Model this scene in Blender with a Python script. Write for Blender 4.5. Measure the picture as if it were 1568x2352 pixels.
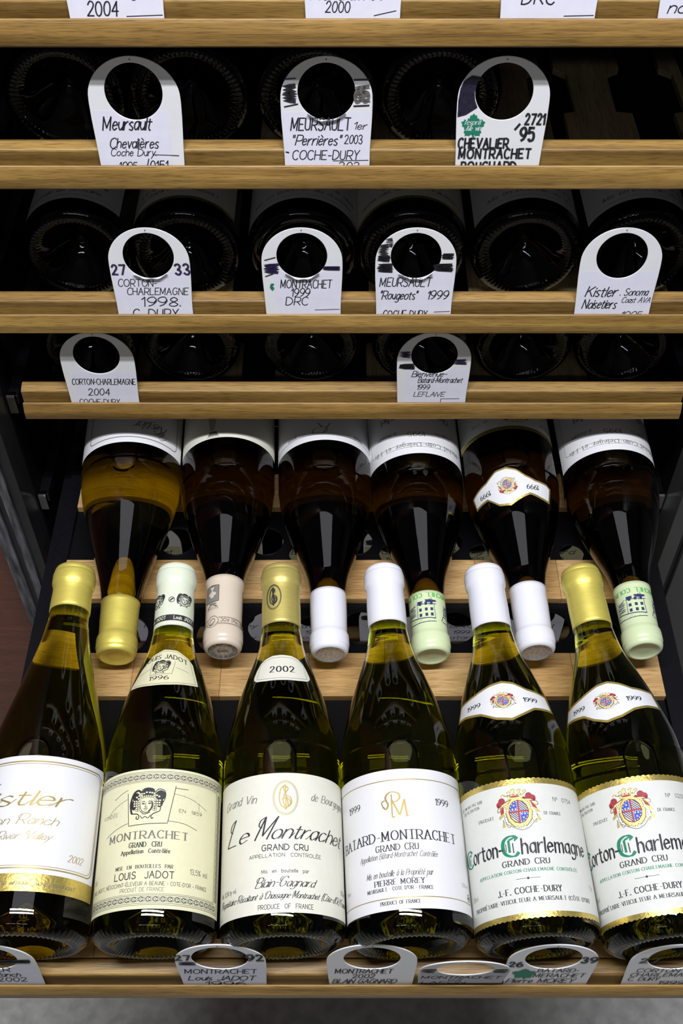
import bpy, math, random
from mathutils import Matrix, Vector
random.seed(7)
S = 0.001                                   # all builders below work in millimetres
EYE = 1.45                                  # eye height above the floor (m)
scn = bpy.context.scene
for o in list(bpy.data.objects): bpy.data.objects.remove(o)

# ------------------------------------------------------------------ camera
cam = bpy.data.cameras.new('camera'); cam.sensor_fit = 'VERTICAL'; cam.sensor_height = 36.0
cam.lens = 39.12; cam.clip_start = 0.02
co = bpy.data.objects.new('camera', cam); scn.collection.objects.link(co)
co.location = (0, 0, EYE); co.rotation_euler = (math.radians(90 - 50.3), 0, 0)
scn.camera = co
# ------------------------------------------------------------------ world, lights, exposure
w = bpy.data.worlds.new('room_air'); scn.world = w; w.use_nodes = True
w.node_tree.nodes['Background'].inputs[0].default_value = (0.93, 0.93, 1.0, 1)
w.node_tree.nodes['Background'].inputs[1].default_value = 0.03
def area(name, loc, sx, sy, power, col, aim=None):
    l = bpy.data.lights.new(name, 'AREA'); l.shape = 'RECTANGLE'; l.size = sx; l.size_y = sy
    l.energy = power; l.color = col
    o = bpy.data.objects.new(name, l); scn.collection.objects.link(o); o.location = loc
    if aim:
        d = Vector(aim) - Vector(loc); o.rotation_euler = d.to_track_quat('-Z', 'Y').to_euler()
    return o
area('fluorescent_lamp', (0.0, 0.15, 2.45), 1.25, 0.04, 32, (0.93, 0.94, 1.0))
area('fluorescent_lamp', (0.0, 0.07, 2.45), 1.25, 0.04, 11, (0.93, 0.94, 1.0))
area('far_ceiling_lamp', (-0.3, -1.5, 2.4), 1.3, 0.05, 3.2, (0.95, 0.95, 1.0), (0, .6, .9))
area('ceiling_panel_lamp', (0.02, 0.44, 2.62), 1.2, 0.52, 3.8, (0.92, 0.92, 1.0))
scn.view_settings.view_transform = 'Standard'; scn.view_settings.look = 'None'
scn.view_settings.gamma = 1.0; scn.view_settings.use_curve_mapping = False
scn.view_settings.exposure = 0.0
cy = scn.cycles
cy.max_bounces = 14; cy.transmission_bounces = 14; cy.glossy_bounces = 5; cy.diffuse_bounces = 4
cy.sample_clamp_indirect = 4.0; cy.caustics_refractive = True; cy.caustics_reflective = False; cy.blur_glossy = 0.3

# ------------------------------------------------------------------ materials
MATS = {}
def mat(name, col, rough=0.5, metal=0.0, noise=0.0, nscale=200, bump=0.0, coat=0.0, spec=0.5, stretch=(1, 1, 1)):
    if name in MATS: return MATS[name]
    m = bpy.data.materials.new(name); m.use_nodes = True; nt = m.node_tree; b = nt.nodes['Principled BSDF']
    b.inputs['Base Color'].default_value = (*col, 1); b.inputs['Roughness'].default_value = rough
    b.inputs['Metallic'].default_value = metal; b.inputs['Coat Weight'].default_value = coat
    b.inputs['Specular IOR Level'].default_value = spec
    if noise or bump:
        tc = nt.nodes.new('ShaderNodeTexCoord'); mp = nt.nodes.new('ShaderNodeMapping'); nz = nt.nodes.new('ShaderNodeTexNoise')
        mp.inputs['Scale'].default_value = stretch
        nz.inputs['Scale'].default_value = nscale; nz.inputs['Detail'].default_value = 5
        nt.links.new(tc.outputs['Object'], mp.inputs[0]); nt.links.new(mp.outputs[0], nz.inputs['Vector'])
        if noise:
            r = nt.nodes.new('ShaderNodeValToRGB'); r.color_ramp.elements[0].position = .3; r.color_ramp.elements[1].position = .7
            r.color_ramp.elements[0].color = (*[c * (1 - noise) for c in col], 1)
            r.color_ramp.elements[1].color = (*[min(1, c * (1 + noise)) for c in col], 1)
            nt.links.new(nz.outputs[0], r.inputs[0]); nt.links.new(r.outputs[0], b.inputs['Base Color'])
        if bump:
            bp = nt.nodes.new('ShaderNodeBump'); bp.inputs['Strength'].default_value = bump; bp.inputs['Distance'].default_value = .001
            nt.links.new(nz.outputs[0], bp.inputs['Height']); nt.links.new(bp.outputs[0], b.inputs['Normal'])
    MATS[name] = m; return m
def wood(name, dark, light, seed=0.0, axis=0):
    if name in MATS: return MATS[name]
    m = bpy.data.materials.new(name); m.use_nodes = True; nt = m.node_tree; b = nt.nodes['Principled BSDF']
    N = nt.nodes.new; L = nt.links.new
    tc = N('ShaderNodeTexCoord'); mp = N('ShaderNodeMapping'); L(tc.outputs['Object'], mp.inputs[0])
    mp.inputs['Location'].default_value = (seed, seed * 2, seed * 3)
    sc = [5, 130, 130] if axis == 0 else [130, 5, 130]
    mp.inputs['Scale'].default_value = sc
    n1 = N('ShaderNodeTexNoise'); n1.inputs['Scale'].default_value = 1.0; n1.inputs['Detail'].default_value = 6; n1.inputs['Distortion'].default_value = .6
    L(mp.outputs[0], n1.inputs['Vector'])
    r = N('ShaderNodeValToRGB'); r.color_ramp.elements[0].position = .33; r.color_ramp.elements[1].position = .66
    r.color_ramp.elements[0].color = (*dark, 1); r.color_ramp.elements[1].color = (*light, 1); L(n1.outputs[0], r.inputs[0])
    mp2 = N('ShaderNodeMapping'); L(tc.outputs['Object'], mp2.inputs[0])
    mp2.inputs['Scale'].default_value = [70, 1500, 1500] if axis == 0 else [1500, 70, 1500]
    n2 = N('ShaderNodeTexNoise'); n2.inputs['Scale'].default_value = 1.0; n2.inputs['Detail'].default_value = 2; L(mp2.outputs[0], n2.inputs['Vector'])
    r2 = N('ShaderNodeValToRGB'); r2.color_ramp.elements[0].position = .30; r2.color_ramp.elements[1].position = .52
    r2.color_ramp.elements[0].color = (.45, .4, .36, 1); r2.color_ramp.elements[1].color = (1, 1, 1, 1); L(n2.outputs[0], r2.inputs[0])
    mx = N('ShaderNodeMixRGB'); mx.blend_type = 'MULTIPLY'; mx.inputs[0].default_value = .8
    L(r.outputs[0], mx.inputs[1]); L(r2.outputs[0], mx.inputs[2]); L(mx.outputs[0], b.inputs['Base Color'])
    bp = N('ShaderNodeBump'); bp.inputs['Strength'].default_value = .25; bp.inputs['Distance'].default_value = .0004
    L(n2.outputs[0], bp.inputs['Height']); L(bp.outputs[0], b.inputs['Normal'])
    b.inputs['Roughness'].default_value = .46
    MATS[name] = m; return m
def glass(name, sig, tint=(1, 1, 1), ior=1.45, rough=0.0):
    if name in MATS: return MATS[name]
    m = bpy.data.materials.new(name); m.use_nodes = True; nt = m.node_tree
    nt.nodes.remove(nt.nodes['Principled BSDF']); out = nt.nodes['Material Output']
    g = nt.nodes.new('ShaderNodeBsdfGlass'); g.inputs['Color'].default_value = (*tint, 1); g.inputs['IOR'].default_value = ior
    g.inputs['Roughness'].default_value = rough
    nt.links.new(g.outputs[0], out.inputs['Surface'])
    if sig:
        d = max(sig) * 1.02; v = nt.nodes.new('ShaderNodeVolumeAbsorption'); v.inputs['Density'].default_value = d
        v.inputs['Color'].default_value = (*[1 - s / d for s in sig], 1); nt.links.new(v.outputs[0], out.inputs['Volume'])
    MATS[name] = m; return m
OAK = [wood('oiled_oak_%d' % i, (.175 + .012 * i, .096 + .006 * i, .022), (.40 - .01 * i, .235, .060), 3.7 * i) for i in range(3)]
BEECH = wood('pale_beech_slat', (.38, .21, .07), (.55, .34, .13), 5.1)
PLYB = wood('raw_board', (.34, .26, .14), (.46, .36, .21), 9.1, axis=1)
BLACK = mat('black_lacquer', (.004, .004, .0055), .36, noise=.2, nscale=300, spec=.22)
BLACKM = mat('black_speckled_plastic', (.004, .004, .005), .5, noise=.6, nscale=900, spec=.07)
CHROME = mat('chrome', (.8, .8, .82), .12, 1.0)
TAGM = mat('white_tag_plastic', (.84, .845, .85), .38, noise=.02, nscale=60)
PAPER = mat('tag_paper', (.80, .80, .90), .8, noise=.03, nscale=120)
PAPERLIT = mat('tag_paper_lit_yellow', (.68, .66, .38), .8, noise=.03, nscale=120)  # yellow light falling through the wine glass, put into the paper colour
LWHITE = mat('label_white', (.76, .76, .77), .6, noise=.01, nscale=300)
LCREAM = mat('label_cream', (.74, .73, .62), .65, noise=.02, nscale=200)
LYEL = mat('label_pale_yellow', (.74, .72, .47), .65, noise=.02, nscale=200)
LGREY = mat('label_soft_white', (.68, .69, .64), .65, noise=.02, nscale=200)
INK = mat('ink_black', (.02, .02, .025), .6)
GREYINK = mat('ink_grey', (.16, .15, .13), .6)
PALEINK = mat('ink_pale', (.42, .41, .33), .6)
PURPLE = mat('ink_purple', (.035, .02, .085), .6)
NAVYK = mat('ink_violet_black', (.018, .014, .035), .5, noise=.5, nscale=400)
NAVY = mat('ink_navy', (.02, .03, .12), .6)
GREEN = mat('ink_green', (.01, .22, .12), .6)
LGREEN = mat('ink_light_green', (.08, .45, .08), .6)
GOLD = mat('gold_foil', (.74, .58, .16), .32, .75, noise=.1, nscale=500, bump=.3)
GOLDINK = mat('gold_ink', (.42, .32, .09), .4, .4)
RED = mat('crest_red', (.38, .04, .05), .6)
DRED = mat('crest_dark_red', (.20, .02, .03), .6)
BLUE = mat('crest_blue', (.03, .09, .55), .6)
STRAW = mat('crest_straw', (.80, .70, .30), .6)
CGOLD = mat('capsule_gold', (.80, .68, .14), .45, .5, noise=.05, nscale=80, stretch=(1, 1, 8))
CGOLD2 = mat('capsule_old_gold', (.62, .52, .15), .45, .5, noise=.05, nscale=80, stretch=(1, 1, 8))
CWHITE = mat('capsule_white', (.80, .80, .86), .30)
CMINT = mat('capsule_pale_mint', (.74, .80, .62), .32)
CMINT2 = mat('capsule_pale_green', (.66, .76, .46), .34)
CPINK = mat('capsule_beige', (.68, .58, .46), .34)
FOIL = mat('embossed_foil', (.62, .62, .64), .35, .6, noise=.25, nscale=420, bump=1.0)
GL_FRONT = glass('olive_wine_glass', (9, 9, 95))
GL_YEL = glass('amber_green_wine_glass', (7.5, 9, 80))
GL_BACK = glass('brown_wine_glass', (24, 28.5, 120))
GL_DARK = glass('dark_wine_glass', (70, 78, 150))
AIR = glass('air_bubble', None, ior=1 / 1.45)

# ------------------------------------------------------------------ mesh helpers
def tag_(o, label=None, cat=None, group=None, kind=None):
    if label: o['label'] = label
    if cat: o['category'] = cat
    if group: o['group'] = group
    if kind: o['kind'] = kind
    return o
class MB:
    def __init__(s): s.v = []; s.f = []; s.m = []; s.sm = []
    def add(s, vs, fs, mi=0, smooth=False):
        n = len(s.v); s.v.extend(vs)
        for f in fs: s.f.append(tuple(i + n for i in f)); s.m.append(mi); s.sm.append(smooth)
    def box(s, x0, x1, y0, y1, z0, z1, mi=0, ch=0):
        if ch:
            P = [(x0, y0 + ch, z0), (x0, y0, z0 + ch), (x0, y0, z1 - ch), (x0, y0 + ch, z1), (x0, y1 - ch, z1), (x0, y1, z1 - ch), (x0, y1, z0 + ch), (x0, y1 - ch, z0)]
            s.prism([(p[1], p[2]) for p in P], x0, x1, mi); return
        v = [(x, y, z) for x in (x0, x1) for y in (y0, y1) for z in (z0, z1)]
        s.add(v, [(0, 1, 3, 2), (4, 6, 7, 5), (0, 4, 5, 1), (2, 3, 7, 6), (0, 2, 6, 4), (1, 5, 7, 3)], mi)
    def prism(s, yz, x0, x1, mi=0):                   # yz outline swept along x
        n = len(yz); v = [(x0, y, z) for y, z in yz] + [(x1, y, z) for y, z in yz]
        f = [(i, (i + 1) % n, n + (i + 1) % n, n + i) for i in range(n)] + [tuple(range(n))[::-1], tuple(range(n, 2 * n))]
        s.add(v, f, mi)
    def lathe(s, prof, seg=96, mi=0, fn=None, caps=(False, False)):
        vs = []; fs = []
        for j, (a, r) in enumerate(prof):
            for i in range(seg):
                t = 2 * math.pi * i / seg; rr, aa = (r, a) if fn is None else fn(t, a, r)
                vs.append((rr * math.sin(t), rr * math.cos(t), aa))
        for j in range(len(prof) - 1):
            for i in range(seg):
                k = (i + 1) % seg; fs.append((j * seg + i, (j + 1) * seg + i, (j + 1) * seg + k, j * seg + k))
        n = len(prof)
        if caps[0]: fs.append(tuple(range(seg)))
        if caps[1]: fs.append(tuple((n - 1) * seg + i for i in range(seg))[::-1])
        s.add(vs, fs, mi, True)
    def build(s, name, mats, parent=None, flat=False):
        me = bpy.data.meshes.new(name); me.from_pydata([(x * S, y * S, z * S) for x, y, z in s.v], [], s.f)
        if not isinstance(mats, (list, tuple)): mats = [mats]
        for m in mats: me.materials.append(m)
        me.polygons.foreach_set('material_index', s.m)
        me.polygons.foreach_set('use_smooth', [bool(q) and not flat for q in s.sm]); me.update()
        o = bpy.data.objects.new(name, me); scn.collection.objects.link(o)
        if parent: o.parent = parent
        return o
def fixn(o):
    import bmesh
    bm = bmesh.new(); bm.from_mesh(o.data); bmesh.ops.recalc_face_normals(bm, faces=bm.faces); bm.to_mesh(o.data); bm.free(); return o
def bevel(o, w=.6, seg=2):
    import bmesh
    bm = bmesh.new(); bm.from_mesh(o.data); bmesh.ops.recalc_face_normals(bm, faces=bm.faces)
    es = [e for e in bm.edges if len(e.link_faces) == 2 and e.calc_face_angle(0) > .5]
    bmesh.ops.bevel(bm, geom=es, offset=w * S, segments=seg, affect='EDGES'); bm.to_mesh(o.data); bm.free(); return o
def empty(name, loc=(0, 0, 0), mtx=None):
    o = bpy.data.objects.new(name, None); o.empty_display_size = .02; scn.collection.objects.link(o)
    if mtx is not None: o.matrix_world = mtx
    else: o.location = loc
    return o
def W(x, y, z): return (x * S, y * S, z * S + EYE)     # scene millimetres measured from the eye -> world metres
def dup(o, parent=None):
    c = o.copy(); scn.collection.objects.link(c)
    if parent is not None: c.parent = parent
    for ch in list(o.children): dup(ch, c)
    return c

# ------------------------------------------------------------------ lettering: one skeleton alphabet, several pens
G = {}
def defg(txt):
    for ln in txt.strip().splitlines():
        p = ln.split(); G[p[0]] = (int(p[1]), p[2:])
defg('''
A 10 -065ia6 -2b8b
B 9 -060i ~0i4i7h8f7d4c0c ~4c7c9a977646 -4606
C 9 ~9g7i4i1g0c18467698
D 10 -060i ~0i4i8gac884606
E 8 -8i0i0686 -0c6c
F 8 -8i0i06 -0c6c
G 10 ~9g7i4i1g0c18467798 -989c6c
H 9 -060i -969i -0c9c
I 1 -060i
J 6 ~6i6c68461608
K 9 -060i -8i0b -3d96
L 8 -0i0686
M 11 -060i58aia6
N 9 -060i969i
O 10 ~5i1g0c185698ac9g5i
P 8 -060i ~0i5i8h9f8c5b0b
Q 10 ~5i1g0c185698ac9g5i -69a4
R 9 -060i ~0i5i8h9f8c5b0b -4b96
S 8 ~8g6i3i1g1e4c7b8977562608
T 9 -0i9i -5i56
U 8 ~0i0a1746778a8i
V 10 -0i56ai
W 16 -0i468ic6gi
X 9 -0i96 -069i
Y 8 -0i4c8i -4c46
Z 8 -0i8i0686
a 6 ~6c4e1d0a173669 -6e66
b 7 -0i06 ~0b3e6d7a673608
c 6 ~6d3e1d0a173668
d 6 ~6c4e1d0a173669 -6i66
e 6 -0a6b ~6b5d3e1d0a173668
f 5 ~5i3i2g2c26 -0e4e
g 6 ~6c4e1d0a173669 ~6e6a64421203
h 6 -0i06 ~0b2e4e6c66
i 0 -0e06 -0h0g
j 2 ~2e2a2302 -2h2g
k 6 -0i06 -6e0a -2b66
l 0 -0i06
m 10 -0e06 ~0b2e4e5c56 ~5b7e9eaca6
n 6 -0e06 ~0b2e4e6c66
o 7 ~3e1d0a17366 ~367 
p 7 -0e01 ~0c3e6d7a673608
q 6 ~6c4e1d0a173669 -6e61
r 5 -0e06 ~0a1c3e5e
s 5 ~5d3e1d0c1b4958462607
t 5 ~2h2a283656 -0e5e
u 6 ~0e0a183669 -6e66
v 6 -0e366e
w 10 -0e365e86ae
x 6 -0e66 -066e
y 6 -0e36 -6e01
z 6 -0e6e0666
0 8 ~4i1g0c184678 8
1 3 -0f3i36
2 8 ~0f2i5i7g7e4a06 -0686
3 8 ~0g2i5i7g6d3c ~3c6b89663608
4 8 -6i0a8a -6i66
5 8 -7i1i0d ~0d4e7d8a77462608
6 8 ~7i3g0c092656888b5d2c0a
7 8 -0i8i36
8 8 ~4c1e1g4i7g7e4c09174677894c
9 8 ~8e6b3b0d0g3i6i8f8c5816
- 5 -0b5b
. 0 -0607
, 1 -1704
' 0 -0i0f
( 3 ~3j1g0c1834
) 3 ~0j2g3c2804
/ 5 -045k
: 0 -0708 -0d0c
% 9 -068i ~1i0g1f2g1i ~7a6877 8889
& 9 ~9626 ~9646 
º 4 ~2i0g2e4g2i -0c4c
+ 6 -0c6c -3f39
=  6 -0d6d -0a6a
''')
G['o'] = (7, ['~3e1d0a17366799']); G['o'] = (7, ['~4e1d0a17366 '.strip()])
def circ(cx, cy_, rx, ry, n=12): return [(cx + rx * math.sin(2 * math.pi * i / n), cy_ + ry * math.cos(2 * math.pi * i / n)) for i in range(n + 1)]
EXTRA = {'o': (7, [circ(3.5, 4, 3.5, 4)]), '0': (8, [circ(4, 6, 4, 6)]), 'O': (11, [circ(5.5, 6, 5.5, 6, 16)]), 'Q': (11, [circ(5.5, 6, 5.5, 6, 16), [(6, 3), (10, -1)]]),
         '&': (9, [[(9, 0), (2.5, 9), (3, 11), (5, 12), (6, 10), (1, 5), (.5, 2), (3, 0), (6, 1), (9, 5)]]),
         '%': (10, [[(1, 0), (9, 12)], circ(2, 9.5, 2, 2.4, 8), circ(8, 2.5, 2, 2.4, 8)]),
         '"': (3, [[(0, 12), (0, 9)], [(2, 12), (2, 9)]]), '•': (2, [circ(1, 5, 1, 1, 6)])}
ACC = {'é': ('e', 1), 'è': ('e', 2), 'ê': ('e', 3), 'ô': ('o', 3), 'à': ('a', 2), 'â': ('a', 3), 'É': ('E', 1), 'Ô': ('O', 3), 'È': ('E', 2), 'Â': ('A', 3)}
def smooth(P, n=4):
    if len(P) < 3: return P
    Q = [P[0]] + list(P) + [P[-1]]
    if P[0] == P[-1]: Q[0] = P[-2]; Q[-1] = P[1]
    out = []
    for i in range(1, len(Q) - 2):
        p0, p1, p2, p3 = Q[i - 1:i + 3]
        for k in range(n):
            t = k / n
            out.append(tuple(.5 * (2 * p1[d] + (p2[d] - p0[d]) * t + (2 * p0[d] - 5 * p1[d] + 4 * p2[d] - p3[d]) * t * t + (3 * p1[d] - p0[d] - 3 * p2[d] + p3[d]) * t ** 3) for d in (0, 1)))
    out.append(P[-1]); return out
def glyph(ch, soft=True):
    """-> advance, list of (points, is_curve) in units of cap height / 12"""
    if ch == ' ': return 5, []
    acc = 0
    if ch in ACC: ch, acc = ACC[ch]
    out = []
    if ch in EXTRA:
        adv, st = EXTRA[ch]; out = [(smooth(p, 2) if len(p) > 3 and soft else p, len(p) > 3) for p in st]
    else:
        adv, st = G.get(ch, G['-'])
        for s_ in st:
            c = s_[0] == '~'; q = s_[1:]
            P = [(int(q[i], 36), int(q[i + 1], 36) - 6) for i in range(0, len(q) - 1, 2)]
            out.append((smooth(P) if c and soft else P, c))
    if acc:
        top = 14 if ch.isupper() else 10; m = adv / 2
        out.append(({1: [(m - 1, top), (m + 2, top + 2.4)], 2: [(m + 1, top), (m - 2, top + 2.4)], 3: [(m - 2, top), (m, top + 2), (m + 2, top)]}[acc], False))
    return adv, out
PEN = {  # slant, thin, thick, pen angle, serif, letter gap, jitter, x-height factor
    'serif': (0, .05, .15, 0, 1, 3.8, 0, 1), 'bserif': (0, .07, .20, 0, 1, 4.0, 0, 1), 'sans': (0, .10, .10, 0, 0, 3.4, 0, 1), 'bold': (0, .17, .17, 0, 0, 4.2, 0, 1),
    'italic': (.28, .035, .11, 10, 0, 2.6, 0, 1), 'script': (.55, .02, .085, 15, 2, 2.0, 0, .78), 'black': (.05, .06, .185, 40, 3, 2.8, 0, 1.12),
    'hand': (.12, .095, .105, 0, 0, 2.6, .35, 1), 'handi': (.25, .095, .105, 0, 0, 2.0, .4, .95), 'marker': (.02, .18, .20, 0, 0, 4.2, .3, 1)}
class Art:
    """flat print built as thin faces on a curved or flat sheet; mp(u, v, lift) -> xyz in mm"""
    def __init__(s, mp, step=1.6): s.mp = mp; s.mb = MB(); s.mats = []; s.step = step
    def mi(s, m):
        if m not in s.mats: s.mats.append(m)
        return s.mats.index(m)
    def sheet(s, u0, u1, top, bot, m, layer=0, nu=48, na=24):
        vs = []; fs = []
        for i in range(nu + 1):
            u = u0 + (u1 - u0) * i / nu; t = top(u) if callable(top) else top; b = bot(u) if callable(bot) else bot
            for j in range(na + 1): vs.append(s.mp(u, b + (t - b) * j / na, layer * LIFT))
        for i in range(nu):
            for j in range(na):
                a = i * (na + 1) + j; fs.append((a, a + na + 1, a + na + 2, a + 1))
        s.mb.add(vs, fs, s.mi(m), True)
    def poly(s, pts, m, layer=1):                       # small convex-ish patch as a fan
        cx = sum(p[0] for p in pts) / len(pts); cy_ = sum(p[1] for p in pts) / len(pts); st = s.step * .8
        Q = []
        for p, q in zip(pts, list(pts[1:]) + [pts[0]]):
            k = max(1, int(math.hypot(q[0] - p[0], q[1] - p[1]) / st)); Q += [(p[0] + (q[0] - p[0]) * i / k, p[1] + (q[1] - p[1]) * i / k) for i in range(k)]
        n = len(Q); K = max(1, int(max(math.hypot(p[0] - cx, p[1] - cy_) for p in Q) / st))
        vs = [s.mp(cx, cy_, layer * LIFT)]; fs = [(0, 1 + i, 1 + (i + 1) % n) for i in range(n)]
        for k in range(1, K + 1): vs += [s.mp(cx + (p[0] - cx) * k / K, cy_ + (p[1] - cy_) * k / K, layer * LIFT) for p in Q]
        for k in range(K - 1):
            for i in range(n): j = (i + 1) % n; fs.append((1 + k * n + i, 1 + k * n + j, 1 + k * n + n + j, 1 + k * n + n + i))
        s.mb.add(vs, fs, s.mi(m))
    def ell(s, cx, cy_, rx, ry, m, layer=1, n=18): s.poly(circ(cx, cy_, rx, ry, n)[:-1], m, layer)
    def ring(s, cx, cy_, rx, ry, wd, m, layer=1, n=28): s.line(circ(cx, cy_, rx, ry, n), wd, m, layer)
    def line(s, P, wd, m, layer=1, thin=None, ang=0):
        Q = [P[0]]
        for p in P[1:]:
            d = math.hypot(p[0] - Q[-1][0], p[1] - Q[-1][1]); k = max(1, int(d / s.step)); a = Q[-1]
            for i in range(1, k + 1): Q.append((a[0] + (p[0] - a[0]) * i / k, a[1] + (p[1] - a[1]) * i / k))
        n = len(Q)
        if n < 2: return
        vs = []
        for i in range(n):
            a = Q[max(0, i - 1)]; b = Q[min(n - 1, i + 1)]
            dx, dy = b[0] - a[0], b[1] - a[1]; l = math.hypot(dx, dy) or 1e-6; nx, ny = -dy / l, dx / l
            h = wd / 2 if thin is None else (thin + (wd - thin) * abs(math.sin(math.atan2(dy, dx) - ang))) / 2
            vs.append(s.mp(Q[i][0] + nx * h, Q[i][1] + ny * h, layer * LIFT)); vs.append(s.mp(Q[i][0] - nx * h, Q[i][1] - ny * h, layer * LIFT))
        s.mb.add(vs, [(2 * i, 2 * i + 1, 2 * i + 3, 2 * i + 2) for i in range(n - 1)], s.mi(m))
    def text(s, txt, u0, u1, base, h, style, m, layer=2, arch=0.0, xh=None, wk=1.0):
        sl, th, tk, pa, serif, gap, jit, xf = PEN[style]; xf = xh or xf; th *= wk; tk *= wk
        tot = 0; gl = []
        for c in txt:
            adv, st = glyph(c, style != 'black'); low = c.islower() or c in ACC and ACC[c][0].islower()
            gl.append((tot, st, low, c)); tot += adv + gap
        tot -= gap; tot = max(tot, 1e-3); th = max(th, .17 / h); tk = max(tk, .24 / h)
        sx = (u1 - u0) / tot if u1 is not None else h / 12 * .9; sy = h / 12
        rnd = random.Random(hash(len(txt) * 31 + int(base * 7)) & 65535)
        for gi, (ox, st, low, c) in enumerate(gl):
            jy = (rnd.random() - .5) * jit * 1.2; js = (rnd.random() - .5) * jit * .25
            def T(p):
                x, y = p; yy = y * (xf if low and y <= 9 else 1) if not low else (y * xf)
                X = u0 + (ox + x + (rnd.random() - .5) * jit * .6) * sx + yy * sy * (sl + js); f = (X - u0) / max(1e-3, (u1 or X + 1) - u0) * 2 - 1
                return (X, base + (yy + jy + (rnd.random() - .5) * jit * .6) * sy + arch * (1 - f * f))
            for P, cur in st:
                if style == 'black' and cur and len(P) > 4: P = P
                Q = [T(p) for p in P]
                if len(Q) < 2: continue
                if cur: s.line(Q, tk * h, m, layer, thin=th * h, ang=math.radians(pa))
                else:
                    for a_, b_ in zip(Q, Q[1:]):
                        l_ = math.hypot(b_[0] - a_[0], b_[1] - a_[1]) or 1; e_ = th * h * .4 / l_; dx_, dy_ = (b_[0] - a_[0]) * e_, (b_[1] - a_[1]) * e_
                        s.line([(a_[0] - dx_, a_[1] - dy_), (b_[0] + dx_, b_[1] + dy_)], tk * h, m, layer, thin=th * h, ang=math.radians(pa))
                if serif == 1 and not cur:
                    for e, nb in ((P[0], P[1]), (P[-1], P[-2])):
                        if abs(e[0] - nb[0]) <= abs(e[1] - nb[1]) * 1.1 and (e[1] in (0, 12) or (low and e[1] == 8)) and len(P) <= 5:
                            a = T(e); s.line([(a[0] - h * .19, a[1]), (a[0] + h * .19, a[1])], max(.18, h * .07), m, layer)
                if serif == 3:
                    for e in (P[0], P[-1]):
                        a = T(e); d = h * .075; s.poly([(a[0] - d, a[1]), (a[0], a[1] + d * 1.3), (a[0] + d, a[1]), (a[0], a[1] - d * 1.3)], m, layer)
            if serif == 2 and st and not c.isupper() and c.isalpha() and gi + 1 < len(gl) and gl[gi + 1][3].isalpha():       # joining stroke into the next letter
                adv_ = max(glyph(c)[0], 1); p_ = T((adv_, .6)); q_ = T((adv_ + gap, 5)); s.line([T((adv_ - 1, 0)), p_, q_], th * h * 1.3, m, layer)
            if serif == 2 and c.isupper():              # swash on script capitals
                x0, y0 = T((0, 9)); s.line(smooth([(x0 + 2 * sy, y0 + 3.2 * sy), (x0 - 1.2 * sy, y0 + 1.5 * sy), (x0 - 2.4 * sy, y0 - 1.5 * sy), (x0 - .5 * sy, y0 - 2.6 * sy)]), tk * h * .7, m, layer, thin=th * h)
    def scribble(s, u0, u1, v0, v1, wd, m, n=6, layer=3):
        rnd = random.Random(int(abs(u0 * 13 + v0 * 7)))
        P = []
        for i in range(n * 2 + 1):
            P.append(((u0 if i % 2 else u1) + rnd.uniform(-.6, .6), v0 + (v1 - v0) * i / (n * 2) + rnd.uniform(-.3, .3)))
        s.line(P, wd, m, layer)
    def build(s, name, parent): return s.mb.build(name, s.mats, parent)
LIFT = 0.07

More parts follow.
